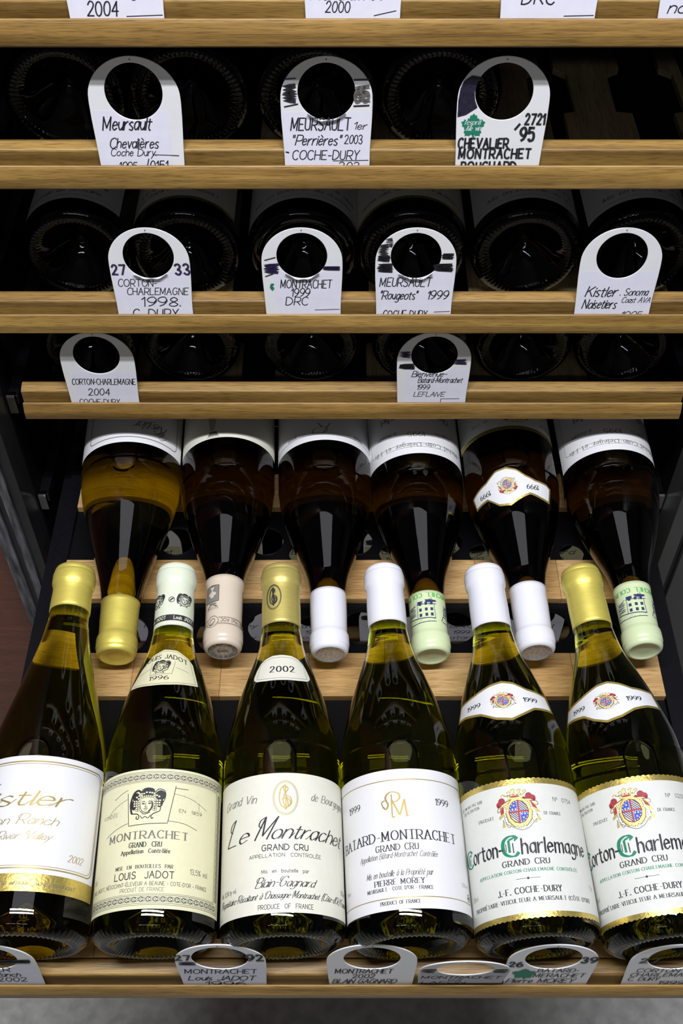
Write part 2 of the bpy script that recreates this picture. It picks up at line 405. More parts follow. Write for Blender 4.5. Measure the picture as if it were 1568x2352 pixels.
# ------------------------------------------------------------------ emblems
def clip(P, a, b, c):                                   # keep a*x + b*y >= c
    out = []
    for i in range(len(P)):
        p, q = P[i], P[(i + 1) % len(P)]; dp = a * p[0] + b * p[1] - c; dq = a * q[0] + b * q[1] - c
        if dp >= 0: out.append(p)
        if dp * dq < 0: t = dp / (dp - dq); out.append((p[0] + (q[0] - p[0]) * t, p[1] + (q[1] - p[1]) * t))
    return out
def crest(A, cx, cy_, w_):
    k = w_ / 1120.0
    def T(x, y): return (cx + (x - 785) * k, cy_ - (y - 770) * k)
    def pl(pts, m, l): A.poly([T(*p) for p in pts], m, l)
    def ln(pts, wd, m, l, sm=True): A.line([T(*p) for p in (smooth(pts, 3) if sm and len(pts) > 2 else pts)], wd * k, m, l)
    def el(x, y, r, m, l, ry=None): c = T(x, y); A.ell(c[0], c[1], r * k, (ry or r) * k, m, l, 12)
    pl([(400, 640), (400, 900), (420, 1100), (560, 1210), (700, 1290), (830, 1325), (1000, 1270), (1130, 1140), (1220, 1050), (1210, 860), (1130, 620), (780, 560)], LWHITE, 2)
    ln([(400, 900), (420, 1100), (560, 1210), (700, 1290), (830, 1325), (1000, 1270), (1130, 1140), (1220, 1050)], 14, GREYINK, 3)
    ln([(420, 1120), (480, 1225), (545, 1180), (550, 1080)], 20, GOLDINK, 3); ln([(1090, 1010), (1130, 1120), (1200, 1140), (1220, 1050)], 20, GOLDINK, 3)
    for x, y in ((440, 950), (465, 1025), (480, 1090), (435, 1090), (600, 1195), (640, 1220), (1160, 870), (1155, 945), (1155, 1010), (1215, 890), (1070, 1140), (1040, 1170), (925, 1270)): el(x, y, 9, INK, 4)
    pl([(310, 700), (405, 660), (405, 830), (310, 900)], RED, 3); pl([(260, 915), (405, 825), (408, 900), (255, 995)], CGOLD2, 4)
    pl([(1110, 600), (1190, 640), (1275, 800), (1150, 740)], RED, 3); pl([(1130, 735), (1265, 795), (1345, 880), (1250, 872), (1150, 800)], CGOLD2, 4)
    ln([(360, 650), (260, 700), (240, 790), (310, 770), (365, 680)], 22, GOLDINK, 4); ln([(1140, 560), (1280, 600), (1300, 680), (1220, 690), (1140, 600)], 22, GOLDINK, 4)
    pl([(335, 1075), (385, 1075), (392, 1200), (315, 1210)], CGOLD2, 3); pl([(1232, 985), (1285, 965), (1332, 1090), (1272, 1105)], CGOLD2, 3)
    ln([(355, 1010), (365, 1080)], 16, INK, 3, False); ln([(1240, 920), (1255, 980)], 16, INK, 3, False)
    for x, y, r in ((375, 525, 92), (300, 600, 76), (430, 600, 60), (1090, 450, 92), (1185, 505, 84), (1130, 540, 60)): el(x, y, r, RED, 4)
    for x, y, r in ((385, 520, 50), (1080, 440, 50)): c = T(x, y); A.ring(c[0], c[1], r * k, r * k, 10 * k, DRED, 5, 10)
    el(275, 640, 40, DRED, 5); el(1215, 555, 40, DRED, 5)
    pl([(450, 560), (600, 505), (640, 530), (470, 600)], DRED, 4); pl([(850, 495), (960, 460), (1070, 510), (1080, 550), (860, 520)], DRED, 4)
    ln([(360, 650), (560, 560), (730, 520), (900, 535), (1140, 560)], 34, STRAW, 5)
    el(785, 870, 350, INK, 5, 408); el(785, 868, 335, CGOLD2, 6, 396); el(785, 868, 300, STRAW, 7, 350)
    for x, y in ((450, 700), (480, 640), (1075, 640), (1040, 600), (700, 1220), (870, 1220), (785, 1250), (470, 800), (1075, 800)): el(x, y, 42, STRAW, 8); el(x, y, 14, GREYINK, 9)
    el(780, 850, 262, INK, 8, 312); el(780, 850, 250, RED, 9, 300)
    E = [(250 * .93 * math.cos(t), 300 * .93 * math.sin(t)) for t in [i * math.pi / 24 for i in range(48)]]
    for qx, qy in ((-1, 1), (1, 1), (-1, -1), (1, -1)):
        q = clip(clip(E, qx, 0, 26), 0, qy, 26)
        if not q: continue
        def put(P, m, l):
            if len(P) > 2: A.poly([T(780 + p[0], 850 - p[1]) for p in P], m, l)
        if qx * qy < 0:
            put(q, BLUE, 10)
            for fx, fy in ((70, 70), (150, 70), (105, 165)):
                for dx, dy, r in ((0, 12, 13), (-14, 0, 11), (14, 0, 11), (0, -14, 12)): el(780 + qx * fx + dx, 850 - (qy * fy) - dy, r, STRAW, 11)
            for i in range(5):
                x = qx * (40 + 52 * i); el(780 + x if abs(x) < 240 else 780, 850 - qy * 28, 15, LWHITE, 11, 11) if abs(x) < 220 else None
                el(780 + qx * 28, 850 - qy * (50 + 50 * i), 11, LWHITE, 11, 15)
                t = math.radians(14 + i * 17); el(780 + qx * 228 * math.cos(t), 850 - qy * 275 * math.sin(t), 15, LWHITE, 11)
        else:
            put(q, STRAW, 10)
            for i in range(-5, 9):
                c0 = i * 62 + (20 if qy > 0 else 0); st = clip(clip(q, 1, 1.0, c0), -1, -1.0, -(c0 + 30)); put(st, BLUE, 11)
                st = clip(clip(q, 1, 1.0, c0 + 24), -1, -1.0, -(c0 + 32)); put(st, INK, 12)
    el(740, 470, 200, CGOLD2, 6, 50); el(740, 450, 185, STRAW, 7, 44); el(725, 445, 130, RED, 8, 26)
    for bx, by, tx, ty in ((570, 430, 425, 350), (640, 410, 585, 290), (720, 400, 700, 235), (810, 405, 850, 255), (890, 430, 990, 290)):
        pl([(bx - 50, by), (bx + 50, by), (tx + 12, ty), (tx - 12, ty)], STRAW, 6)
        for dx, dy in ((0, 0), (-38, 26), (38, 20)): el(tx + dx, ty + dy, 22, STRAW, 7); el(tx + dx + 6, ty + dy + 4, 10, INK, 8)
        ln([(bx + 30, by - 10), (tx + 26, ty + 50)], 9, GREYINK, 8, False)
    for i, (x, m) in enumerate(((610, BLUE), (700, RED), (800, BLUE), (890, RED), (550, RED))): el(x, 400 - (i == 1) * 15, 19, m, 9)
def head(A, cx, cy_, w_, m=INK, bg=LYEL, lw=1.0):
    k = w_ / 620.0; rnd = random.Random(3)
    def T(x, y): return (cx + (x - 590) * k, cy_ - (y - 440) * k)
    def ln(pts, wd, l=3): A.line([T(*p) for p in smooth(pts, 3)] if len(pts) > 2 else [T(*p) for p in pts], wd * k * lw, m, l)
    def el(x, y, rx, ry, mm, l): c = T(x, y); A.ell(c[0], c[1], rx * k, ry * k, mm, l, 14)
    def rg(x, y, rx, ry, wd, l): c = T(x, y); A.ring(c[0], c[1], rx * k, ry * k, wd * k * lw, m, l, 10)
    el(590, 250, 110, 80, m, 2); el(385, 320, 62, 78, m, 2); el(800, 300, 88, 86, m, 2); el(350, 450, 50, 90, m, 2); el(790, 420, 60, 90, m, 2)
    ln([(470, 250), (500, 190), (590, 170), (680, 195), (705, 250), (760, 195), (850, 210), (885, 290), (860, 400), (815, 470), (805, 560), (760, 590)], 14)
    ln([(470, 250), (420, 205), (350, 240), (310, 330), (290, 440), (310, 560), (330, 600)], 34)
    ln([(330, 600), (420, 610), (455, 650), (440, 700), (405, 680), (420, 650)], 16); ln([(760, 590), (690, 620), (660, 660), (675, 700), (700, 680)], 16)
    ln([(480, 640), (510, 690), (560, 660), (610, 690), (650, 640)], 12); ln([(470, 560), (520, 610), (570, 615), (640, 590)], 12)
    cur = [(400 + 42 * i + rnd.uniform(-8, 8), 320 - 70 * math.sin(i / 9 * math.pi) + rnd.uniform(-10, 10)) for i in range(10)]
    cur += [(430 + 34 * i, 350 - 40 * math.sin(i / 9 * math.pi)) for i in range(9)]
    cur += [(x + rnd.uniform(-6, 6), y) for y in (390, 430, 470, 510, 545) for x in ((360, 400, 440) if y < 500 else (400, 440))]
    cur += [(x + rnd.uniform(-6, 6), y) for y in (390, 430, 470, 510, 545) for x in ((710, 750, 790) if y < 500 else (700, 730))]
    for x, y in cur: el(x, y, 24, 20, bg, 3); rg(x, y, 22, 18, 6, 4)
    el(572, 465, 112, 136, m, 4); el(572, 460, 104, 130, bg, 5)
    ln([(495, 415), (520, 402), (550, 412)], 12, 6); ln([(600, 410), (630, 400), (655, 412)], 12, 6)
    ln([(492, 440), (520, 432), (545, 445), (518, 450), (495, 442)], 9, 6); ln([(600, 440), (630, 430), (655, 440), (628, 450), (602, 443)], 9, 6)
    el(520, 441, 8, 7, m, 6); el(630, 440, 8, 7, m, 6)
    ln([(565, 425), (560, 470), (548, 495), (575, 500), (592, 492)], 9, 6); ln([(528, 528), (560, 522), (600, 528)], 11, 6); ln([(540, 548), (565, 552), (588, 546)], 9, 6)
    ln([(660, 400), (668, 460), (650, 530), (610, 575)], 16, 6)
def mono(A, cx, cy_, w_, h_, m, lw=.5, ov=True):
    if ov: A.ring(cx, cy_, w_ / 2, h_ / 2, lw, m, 2); A.ring(cx, cy_, w_ / 2 * .9, h_ / 2 * .92, lw * .6, m, 2)
    def T(x, y): return (cx + x * w_, cy_ + y * h_)
    for P in ([(0, .40), (-.08, .3), (0, .1), (.1, -.2), (0, -.33), (-.08, -.25)], [(-.2, .25), (-.05, .36), (.1, .25), (-.02, .1), (.2, 0), (.22, -.18), (.05, -.28), (-.1, -.1), (.0, .2)],
              [(.12, .3), (-.15, .3), (-.25, .05), (-.2, -.2), (0, -.3), (.2, -.15), (.05, .0), (-.15, -.05)], [(.0, .36), (.02, -.36)]):
        A.line([T(*p) for p in smooth(P)], lw * 1.8, m, 2, thin=lw * .6)

# ------------------------------------------------------------------ wine bottles
PROF = [(0, 36), (3, 40), (9, 42.3), (116, 42.3), (132, 41.6), (146, 40), (163, 36), (181, 31), (200, 24.5), (218, 18.5), (233, 15.8), (245, 14.9), (294, 14.4)]
PROF_W = [(0, 36), (3, 40), (9, 42.3), (104, 42.3), (120, 41.4), (138, 39), (158, 34.6), (178, 29.4), (200, 23.8), (222, 18.6), (240, 15.6), (250, 14.6), (294, 13.8)]
def interp(P, a):
    if a <= P[0][0]: return P[0][1]
    for (a0, r0), (a1, r1) in zip(P, P[1:]):
        if a <= a1: return r0 + (r1 - r0) * (a - a0) / (a1 - a0)
    return P[-1][1]
def fine(P):
    body = smooth([(a, r) for a, r in P if a >= 9], 5); return body
GLASSMESH = {}
def glass_mesh(kind, rs, m, smoothbase=False):
    key = (kind, rs, m.name, smoothbase)
    if key in GLASSMESH: return GLASSMESH[key]
    P = PROF_W if kind == 'wide' else PROF
    b = MB()
    # outer wall with knurled bearing ring, then the punt pushed up into the base
    ko = [(27, 0.5), (26, 5), (22, 14), (14, 23), (7, 28), (3, 30), (1.2, 30.4), (.2, 31), (.2, 33.5), (.6, 35.5), (1.6, 38), (3.2, 40), (5.5, 41.4), (8.5, 42.2)]
    pr = [(26.5, .4), (26, 3.5), (21, 9.5), (23.5, 6.0)] and [(27, .3), (26.6, 3), (24.5, 5), (22, 9), (16.5, 16), (10, 22), (5, 26.5), (2, 29.5), (.8, 31), (.3, 32.6), (.3, 34.4), (.8, 36), (1.8, 37.8), (3.4, 39.6), (5.6, 41.2), (8.6, 42.1)]
    body = [(a, r) for a, r in fine(P) if a > 9 and a < 291]
    prof = [(a, r * rs) for a, r in pr + body] + [(291, 13 * rs)]
    def fn(t, a, r):
        if not smoothbase and a < 3.5 and 30 * rs < r < 40.5 * rs:
            q = math.cos(t * 64); return r + .45 * q * rs, a + .35 * q * (1 if r < 37 * rs else .6) + .2
        return r, a
    b.lathe(prof, 256 if not smoothbase else 96, 0, fn, (True, True))
    o = b.build('glass_body', m); fixn(o); me = o.data; bpy.data.objects.remove(o)
    GLASSMESH[key] = me; return me
def bubble_mesh(parent, rs, a0=45, a1=134):
    b = MB(); R = 40.2 * rs; hw = 11.5; n = 40; O = []
    for i in range(n):                                  # stadium outline
        t = 2 * math.pi * i / n; cx = hw * math.sin(t); ca = (a1 - hw * 1.2 if math.cos(t) > 0 else a0 + hw) + hw * 1.2 * math.cos(t); O.append((cx, ca))
    yf = math.sqrt(R * R - (hw + .8) ** 2); am = (a0 + a1) / 2
    rings = []; vs = []; fs = []
    for k in (0, .35, .7, .9, 1.0):
        for (x, a) in O:
            X = x * k; Aa = am + (a - am) * k; rr = min(R, interp(PROF, Aa) * rs - 2.0)
            vs.append((X, math.sqrt(max(rr * rr - X * X, 1)) - (.0 if k < 1 else .55), Aa))
    for k in (.93, .5, 0):
        for (x, a) in O:
            Aa = am + (a - am) * k; rr = min(R, interp(PROF, Aa) * rs - 2.0); vs.append((x * k, min(yf, math.sqrt(rr * rr - (x * k) ** 2)) - .75, Aa))
    m_ = 8
    for j in range(m_ - 1):
        for i in range(n):
            q = (i + 1) % n; fs.append((j * n + i, j * n + q, (j + 1) * n + q, (j + 1) * n + i))
    b.add(vs, fs, 0, True); o = b.build('air_bubble', AIR, parent)
    import bmesh
    bm = bmesh.new(); bm.from_mesh(o.data); bmesh.ops.remove_doubles(bm, verts=bm.verts, dist=1e-6); bmesh.ops.recalc_face_normals(bm, faces=bm.faces); bm.to_mesh(o.data); bm.free()
    return o
def capsule(parent, m, a0, rs=1.0, foil=False, shape=None, rs_g=1.0):
    shape = shape or PROF
    b = MB(); k = rs
    R = lambda r: r * k
    sk = [(a, max(R(15.4), (prof_r(shape, a) * rs_g + .32))) for a in (a0, a0 + 3, a0 + 6, a0 + 9, a0 + 13, a0 + 18) if a < 262]
    P = [(a0, sk[0][1] - 1)] + sk + [(268, R(15.05)), (274.5, R(15.0)), (276, R(15.3)), (277.5, R(16.1)), (279.5, R(16.4)), (286.2, R(16.4)), (287.6, R(16.1)), (288.3, R(15.5)), (289, R(15.75)), (290.8, R(15.5)),
         (292.6, R(14.8)), (293.7, R(13.6)), (294, R(12.4)), (293.5, R(11.6)), (292.9, R(10.6)), (292.6, R(5)), (292.6, .05)]
    if foil: P = [p for p in P[:-4]]
    b.lathe(P, 72)
    o = b.build('capsule', m, parent); fixn(o)
    if foil:
        c = MB(); c.lathe([(293.6, R(12.6)), (293.2, R(11.9)), (293.0, R(10)), (293.2, R(4)), (293.2, .05)], 48); d = c.build('capsule_disc', FOIL, o); fixn(d)
        tag_(d, 'embossed silver grey end disc')
    return o
def frame(base, tip):
    b = Vector(W(*base)); t = Vector(W(*tip)); ax = (t - b).normalized(); side = ax.cross(Vector((0, 0, 1))).normalized(); up = side.cross(ax)
    X = -side; m = Matrix.Identity(4)
    for i in range(3): m[i][0] = X[i]; m[i][1] = up[i]; m[i][2] = ax[i]; m[i][3] = b[i]
    return m
_FP = {}
def prof_r(P, a):
    k = id(P)
    if k not in _FP: _FP[k] = [(0, 36), (3, 40)] + fine(P)
    return interp(_FP[k], a)
def wrap(P, rs, R0, dr=.12, r_over=None):
    def mp(u, a, lift):
        th = u / R0; r = (prof_r(P, a) * rs if r_over is None else r_over(a)) + dr + lift
        return (-r * math.sin(th), r * math.cos(th), a)
    return mp
def bottle(base, tip, label, group, gm, rs=1.0, kind='std', cap=None, cap_a=238, foil=False, bub=True, smoothbase=False):
    t = empty('wine_bottle', mtx=frame(base, tip)); tag_(t, label, 'bottle', group)
    g = bpy.data.objects.new('glass_body', glass_mesh(kind, rs, gm, smoothbase)); scn.collection.objects.link(g); g.parent = t
    if bub: bubble_mesh(g, rs)
    c = capsule(t, cap, cap_a, rs=1.0 if rs == 1 else 1.04, foil=foil, shape=PROF_W if kind == 'wide' else PROF, rs_g=rs) if cap else None
    return t, c, (PROF_W if kind == 'wide' else PROF)
BODYR = 42.3
def lab_art(P, rs): return Art(wrap(P, rs, BODYR * rs))
def neck_art(P, rs): return Art(wrap(P, rs, 28.0, .16), step=1.2)
def cap_art(): return Art(wrap(PROF, 1, 15.3, 0, r_over=lambda a: (max(15.42, prof_r(PROF, a) + .36) if a < 274.5 else 16.5)), step=.8)
def D2U(d, R=28.0): return math.radians(d) * R
def curve(pts, R=28.0):
    pts = sorted((D2U(d, R), a) for d, a in pts)
    def f(u): return interp(pts, u)
    return f
def frame_rect(A, u0, u1, a0, a1, wd, m, r=3, layer=2):
    P = []
    for cx, cy_, s0 in ((u1 - r, a1 - r, 0), (u1 - r, a0 + r, 90), (u0 + r, a0 + r, 180), (u0 + r, a1 - r, 270)):
        for k in range(5): t = math.radians(s0 + k * 22.5); P.append((cx + r * math.sin(t), cy_ + r * math.cos(t)))
    P.append(P[0]); A.line(P, wd, m, layer)

def label_kistler(A):
    A.sheet(-66, 60.5, 118.4, 27, LWHITE); A.sheet(-66, 61, 37.5, 26, GOLD, 1)
    frame_rect(A, -58, 57, 41, 114, .8, GOLDINK, 5); frame_rect(A, -56.6, 55.6, 42.6, 112.4, .35, GOLDINK, 5)
    A.text('Kistler', -42, 29, 83, 16, 'script', GOLDINK, xh=.62, wk=1.25)
    A.text('Dutton Ranch', -42, 23, 70, 7, 'script', GOLDINK); A.text('Russian River Valley', -42, 20, 60, 5.5, 'script', GOLDINK)
    A.text('2002', 34, 46, 48, 4.6, 'italic', GOLDINK); A.text('Fewer than 100 cases of this vintage were produced', -62, 41, 30, 3.6, 'script', GREYINK)
def label_jadot(A):
    A.sheet(-63, 62, 109.5, 15.5, LYEL)
    for e in (0, 1.0): frame_rect(A, -60 + e, 59 - e, 18 + e, 107.5 - e, .28, GREYINK, .3)
    I = 6.2; frame_rect(A, -60 + I, 59 - I, 18 + I, 107.5 - I, .32, GREYINK, .3); frame_rect(A, -60 + I + .9, 59 - I - .9, 18 + I + .9, 107.5 - I - .9, .2, GREYINK, .3)
    for (x0, x1, y) in ((-57, 56, 103.9), (-57, 56, 21.6)):  # leaf scroll border
        A.sheet(x0 - 1, x1 + 1, y + 1.9, y - 1.9, mat('border_tint', (.50, .49, .36), .7), 1, 48, 1)
        n = 24
        for i in range(n):
            x = x0 + (x1 - x0) * (i + .5) / n
            A.ell(x, y, .8, .8, LYEL, 3, 6); A.ring(x, y, .8, .8, .3, INK, 4, 7)
            for s_ in (-1, 1):
                A.line(smooth([(x - 2.2, y + s_ * .2), (x - 1.2, y + s_ * 1.5), (x + .4, y + s_ * 1.1), (x + 2.2, y + s_ * .4)], 3), .42, INK, 2); A.line([(x - 1.6, y + s_ * .5), (x + 1.6, y + s_ * .6)], .5, LYEL, 3)
    for (x, y0, y1) in ((-57, 26, 100), (56, 26, 100)):
        A.sheet(x - 1.9, x + 1.9, y1, y0, mat('border_tint', (.5, .49, .36), .7), 1, 2, 16); n = 17
        for i in range(n):
            y = y0 + (y1 - y0) * (i + .5) / n; A.ell(x, y, .8, .8, LYEL, 3, 6); A.ring(x, y, .8, .8, .3, INK, 4, 7)
            for s_ in (-1, 1): A.line(smooth([(x + s_ * .2, y - 2), (x + s_ * 1.5, y - 1), (x + s_ * 1.0, y + .8), (x + s_ * .3, y + 2)], 3), .42, INK, 2)
    head(A, -3.6, 85, 25)
    A.line([(-18.5, 93.5), (-16.2, 70.5), (10.5, 71.5), (15, 97.5)], .45, INK, 2)
    A.line([(-30, 91), (-24, 94), (-18.5, 96)], .4, GREYINK, 2); A.line(smooth([(-36, 80.5), (-27, 86), (-18.5, 89.5)], 3), .28, GREYINK, 2); A.line(smooth([(-36, 66), (-26, 70), (-17, 72.5)], 3), .4, GREYINK, 2)
    A.line([(15, 96), (24, 96)], .5, GREYINK, 2); A.line(smooth([(14, 92), (26, 90), (40, 84.5)], 3), .28, GREYINK, 2); A.line(smooth([(11, 73), (22, 72), (32, 69)], 3), .4, GREYINK, 2); A.line([(33, 88), (33, 83)], .3, GREYINK, 2)
    rnd = random.Random(5)
    for i in range(230):
        x = rnd.choice((rnd.uniform(-34, -19), rnd.uniform(14, 34))); y = rnd.uniform(72, 93); A.poly([(x, y), (x + .3, y + .1), (x + .1, y + .3)], GREYINK, 2)
    A.text('FONDÉE', -41.5, -26, 79, 2.3, 'sans', GREYINK); A.text('EN  1859', 18, 35.5, 79.6, 2.2, 'sans', INK)
    A.text('MONTRACHET', -31.5, 25, 61, 5.0, 'bserif', GREYINK, arch=.3); A.text('GRAND  CRU', -14.5, 7.5, 55.6, 3.3, 'serif', INK, wk=1.2)
    A.text('Appellation  Contrôlée', -20.2, 13.3, 51.4, 2.7, 'serif', INK, wk=1.3); A.text('MISE  EN  BOUTEILLES  PAR', -23.6, 15.8, 41.6, 2.2, 'serif', INK, wk=1.3)
    A.text('LOUIS  JADOT', -24, 16.7, 35, 4.4, 'sans', INK, wk=1.3); A.text('13,5% vol.', 28.3, 43.5, 39.2, 3.4, 'sans', GREYINK)
    A.text('LOUIS JADOT, NÉGOCIANT-ÉLEVEUR A BEAUNE - COTE-D\'OR - FRANCE', -50.5, 43, 30.4, 2.4, 'sans', INK); A.text('PRODUIT DE FRANCE', -18.7, 10.7, 26.6, 2.5, 'sans', GREYINK)
    A.text('75cle', -50, -45, 37, 3.4, 'sans', PALEINK)
def label_blain(A):
    A.sheet(-63, 62, 106.5, 13, LCREAM)
    A.text('Grand Vin', -46, -17, 86.5, 5.6, 'italic', GREYINK, arch=1); A.text('de Bourgogne', 22, 57, 88, 5.2, 'italic', GREYINK)
    mono(A, 3.9, 89, 17, 23.6, GOLDINK, .42)
    A.text('Le', -43, -24, 61, 17, 'script', INK, xh=.55); A.text('Montrachet', -17.5, 51, 61, 15, 'script', INK, xh=.62)
    A.text('GRAND CRU', -12.2, 19, 53.4, 3.8, 'sans', INK, wk=1.5); A.text('APPELLATION  CONTROLÉE', -21.5, 28.7, 49, 2.3, 'sans', INK, wk=1.2); A.text('Mis  en  bouteille  par', -12.4, 19.4, 38.6, 2.3, 'sans', INK, wk=1.2)
    A.text('Blain-Gagnard', -17, 22.6, 29.6, 6.4, 'script', INK, wk=1.2); A.text('Alc. 13,5% by vol.', -51.5, -32.5, 29.4, 2.9, 'sans', GREYINK); A.text('750 ml', 50, 58.5, 29.6, 2.9, 'sans', GREYINK)
    A.text('Propriétaire-Récoltant à Chassagne-Montrachet (Côte-d\'Or) France', -52, 59.5, 22.2, 4.6, 'script', INK, wk=1.3); A.text('PRODUCE  OF  FRANCE', -14.7, 22, 15.6, 2.9, 'sans', INK, wk=1.1)
    A.text('L01', -55, -51, 15, 1.6, 'sans', PALEINK)
def label_morey(A):
    A.sheet(-67, 58, 109.6, 15.6, LWHITE); frame_rect(A, -62, 54, 23.2, 102, .5, GOLDINK, .3)
    A.text('1999', -45.5, -34, 85.3, 4.4, 'serif', INK); A.text('1999', 22, 33.2, 85, 4.4, 'serif', INK)
    g = GOLDINK; c = -7.4
    A.line(smooth([(-15.5, 84), (-13.5, 82), (-11.8, 85), (-13.5, 90), (-10, 93.6), (-4.5, 92.5), (-3.8, 89), (-6.5, 86.8), (-9.5, 87)], 4), 1.3, g, 2, thin=.5)
    A.line([(-9.2, 92), (-9.4, 76.2), (-7.6, 76.2)], 1.0, g, 2); A.line([(-9, 88), (-4.3, 77), (-.6, 88)], 1.2, g, 2, thin=.5); A.line([(-.6, 88), (.6, 76.6)], 1.2, g, 2); A.line([(-.8, 76.4), (2.2, 76.4)], .4, g, 2); A.line(smooth([(-15.5, 84), (-16.3, 87), (-14, 88)], 3), .8, g, 2)
    A.text('BATARD-MONTRACHET', -55, 37, 60.4, 6.2, 'serif', INK, arch=.4); A.text('GRAND CRU', -22.6, 6.4, 53.9, 4.1, 'serif', INK)
    A.text('Appellation Bâtard-Montrachet Contrôlée', -36.2, 19.4, 49.2, 3.6, 'italic', GREYINK); A.text('Mis en bouteille à la Propriété par', -31.2, 14.9, 37.2, 3.8, 'italic', GREYINK, wk=1.1)
    A.text('PIERRE MOREY', -25, 8.6, 31.8, 3.4, 'serif', INK, wk=1.2); A.text('MEURSAULT - COTE D\'OR - FRANCE', -31, 14.5, 28.1, 2.2, 'serif', INK, wk=1.2); A.text('PRODUCT OF FRANCE', -21.5, 5.1, 19.2, 2.2, 'serif', INK, wk=1.2)
    A.text('13.5% vol', 41, 50, 33, 2.4, 'sans', PALEINK); A.ring(50, 27, 1.9, 2.4, .45, INK, 2); A.line(smooth([(49, 26), (50.2, 27.6), (51, 26.2)], 3), .7, INK, 2)
    A.text('750ml', -56, -50, 32, 2.2, 'sans', PALEINK)
def label_coche(A, num, du=0, da=0):
    sc = lambda s_, b_: (lambda u: b_ + s_ * .75 * abs(math.sin(u * .85)))
    A.sheet(-65 + du, 58 + du, sc(1, 102.6 + da), sc(-1, 11 + da), GOLD, 0, 200, 4); A.sheet(-65 + du, 58 + du, 99 + da, 14 + da, LGREY, 1)
    X = lambda u: u + du
    Y = lambda a: a + da
    T = lambda t, a, b_, y, h, st, m, **k: A.text(t, X(a), X(b_), Y(y), h, st, m, **k)
    T("CE VIN N'A PAS SUBI", -56, -33.2, 91, 1.9, 'sans', INK); T('DE FILTRATION', -53.3, -36.4, 87.6, 1.9, 'sans', INK)
    T('PRODUIT', -38, -25.7, 77.4, 2.0, 'serif', INK); T('DE FRANCE', 9.3, 22.1, 77.4, 2.0, 'serif', INK); T('Nº  ' + num, 17.6, 34.1, 87, 2.8, 'sans', INK)
    crest(A, X(-7.7), Y(82), 29.3)
    T('C', -58, -49.5, 51.5, 11, 'serif', GREEN, wk=1.15); T('orton-', -48.5, -22.5, 52.3, 8.6, 'black', INK)
    T('C', -22, -11.5, 51, 13, 'serif', GREEN, wk=1.35); T('harlemagne', -9.5, 40.8, 51.7, 8.8, 'black', INK)
    for x0_, y0_, k_ in ((-17.6, 53.5, 1.0), (-54.3, 53.4, .72)):
        A.line([(X(x0_), Y(y0_)), (X(x0_), Y(y0_ + 8.2 * k_))], 1.7 * k_, GREEN, 2); A.line([(X(x0_ + .2), Y(y0_ + 8.2 * k_)), (X(x0_ + 4.6 * k_), Y(y0_ + 9.6 * k_)), (X(x0_ + 4.2 * k_), Y(y0_ + 7.2 * k_))], 1.3 * k_, GREEN, 2)
        A.line([(X(x0_ + 2.6 * k_), Y(y0_ - .6)), (X(x0_ + 2.6 * k_), Y(y0_ + 6 * k_))], .7 * k_, INK, 2); A.line([(X(x0_ - 2.2 * k_), Y(y0_ + 1)), (X(x0_ - 2.2 * k_), Y(y0_ + 6 * k_))], .5 * k_, INK, 2)
    T('GRAND CRU', -23.8, 7.7, 44.5, 3.7, 'bserif', INK); T('APPELLATION CORTON-CHARLEMAGNE CONTRÔLÉE', -44, 28.6, 39.9, 2.0, 'serif', GREEN, wk=1.3)
    A.line([(X(-16), Y(35.7)), (X(.1), Y(35.7))], .25, INK, 2); A.ell(X(-8), Y(35.7), .8, .8, INK, 3, 8)
    T('J.-F. COCHE-DURY', -29.9, 13.1, 26.5, 3.8, 'bserif', INK); T("PROPRIÉTAIRE-VITICULTEUR A MEURSAULT (CÔTE-D'OR)", -53, 37, 21, 2.5, 'serif', INK, wk=1.3)
    T('75cl', 40, 45, 30, 3, 'sans', PALEINK); T('13%vol', -56, -49, 29, 3, 'sans', PALEINK)
def label_colin(A):
    A.sheet(-60, 60, 113.5, 10, LWHITE); frame_rect(A, -50, 50, 18, 102, .35, GREYINK, 4)
    A.text('Michel Colin-Deleger et Fils', -44, 44, 100.5, 4.4, 'serif', GREYINK, arch=1.2); A.line([(-30, 106), (30, 106)], .3, GREYINK, 2)
    A.text('1995', -8, 8, 89, 5, 'serif', GREYINK); A.text('Grand Cru', -34, -18, 88, 3.6, 'italic', GREYINK); A.text('de Bourgogne', 18, 38, 86, 3.4, 'italic', GREYINK)
    A.text('Chevalier-Montrachet', -34, 34, 66, 7, 'serif', GREYINK)
def label_plain(A, top, m=LWHITE, lines=(), bot=14):
    A.sheet(-62, 62, top, bot, m)
    for t, u0, u1, y, h, st, mm in lines: A.text(t, u0, u1, y, h, st, mm)
def band_coche(A, top, bot, u0, u1, cu, ca, cw, n1, n2, scale=1.0):
    ft, fb = curve(top), curve(bot); g = 1.9
    A.sheet(u0, u1, ft, fb, GOLD, 0, 60, 4); A.sheet(u0 + g, u1 - g, lambda u: ft(u) - g, lambda u: fb(u) + g, LWHITE, 1, 60, 4)
    crest(A, cu, ca, cw)
    for (a, b_, y) in (n1, n2): A.text('1999', a, b_, y, 3.6, 'serif', INK, wk=1.2)
FRONT = 'white wine bottles lying in the front row of the pulled-out shelf'
BACK = 'wine bottles lying neck first in the back row of the pulled-out shelf'
def FBp(xb, xt): return (xb, 250.5, -759), (xt, 543, -728)
# --- F1
t, c, P = bottle(*FBp(-213.6, -216.4), 'olive glass bottle, gold capsule, white Kistler label with gold script, at the left end', FRONT, GL_YEL, 1.06, 'wide', CGOLD, 254)
A = Art(wrap(P, 1.06, BODYR * 1.06, .32)); label_kistler(A); tag_(A.build('label', t), 'white label with gold script and gold band')
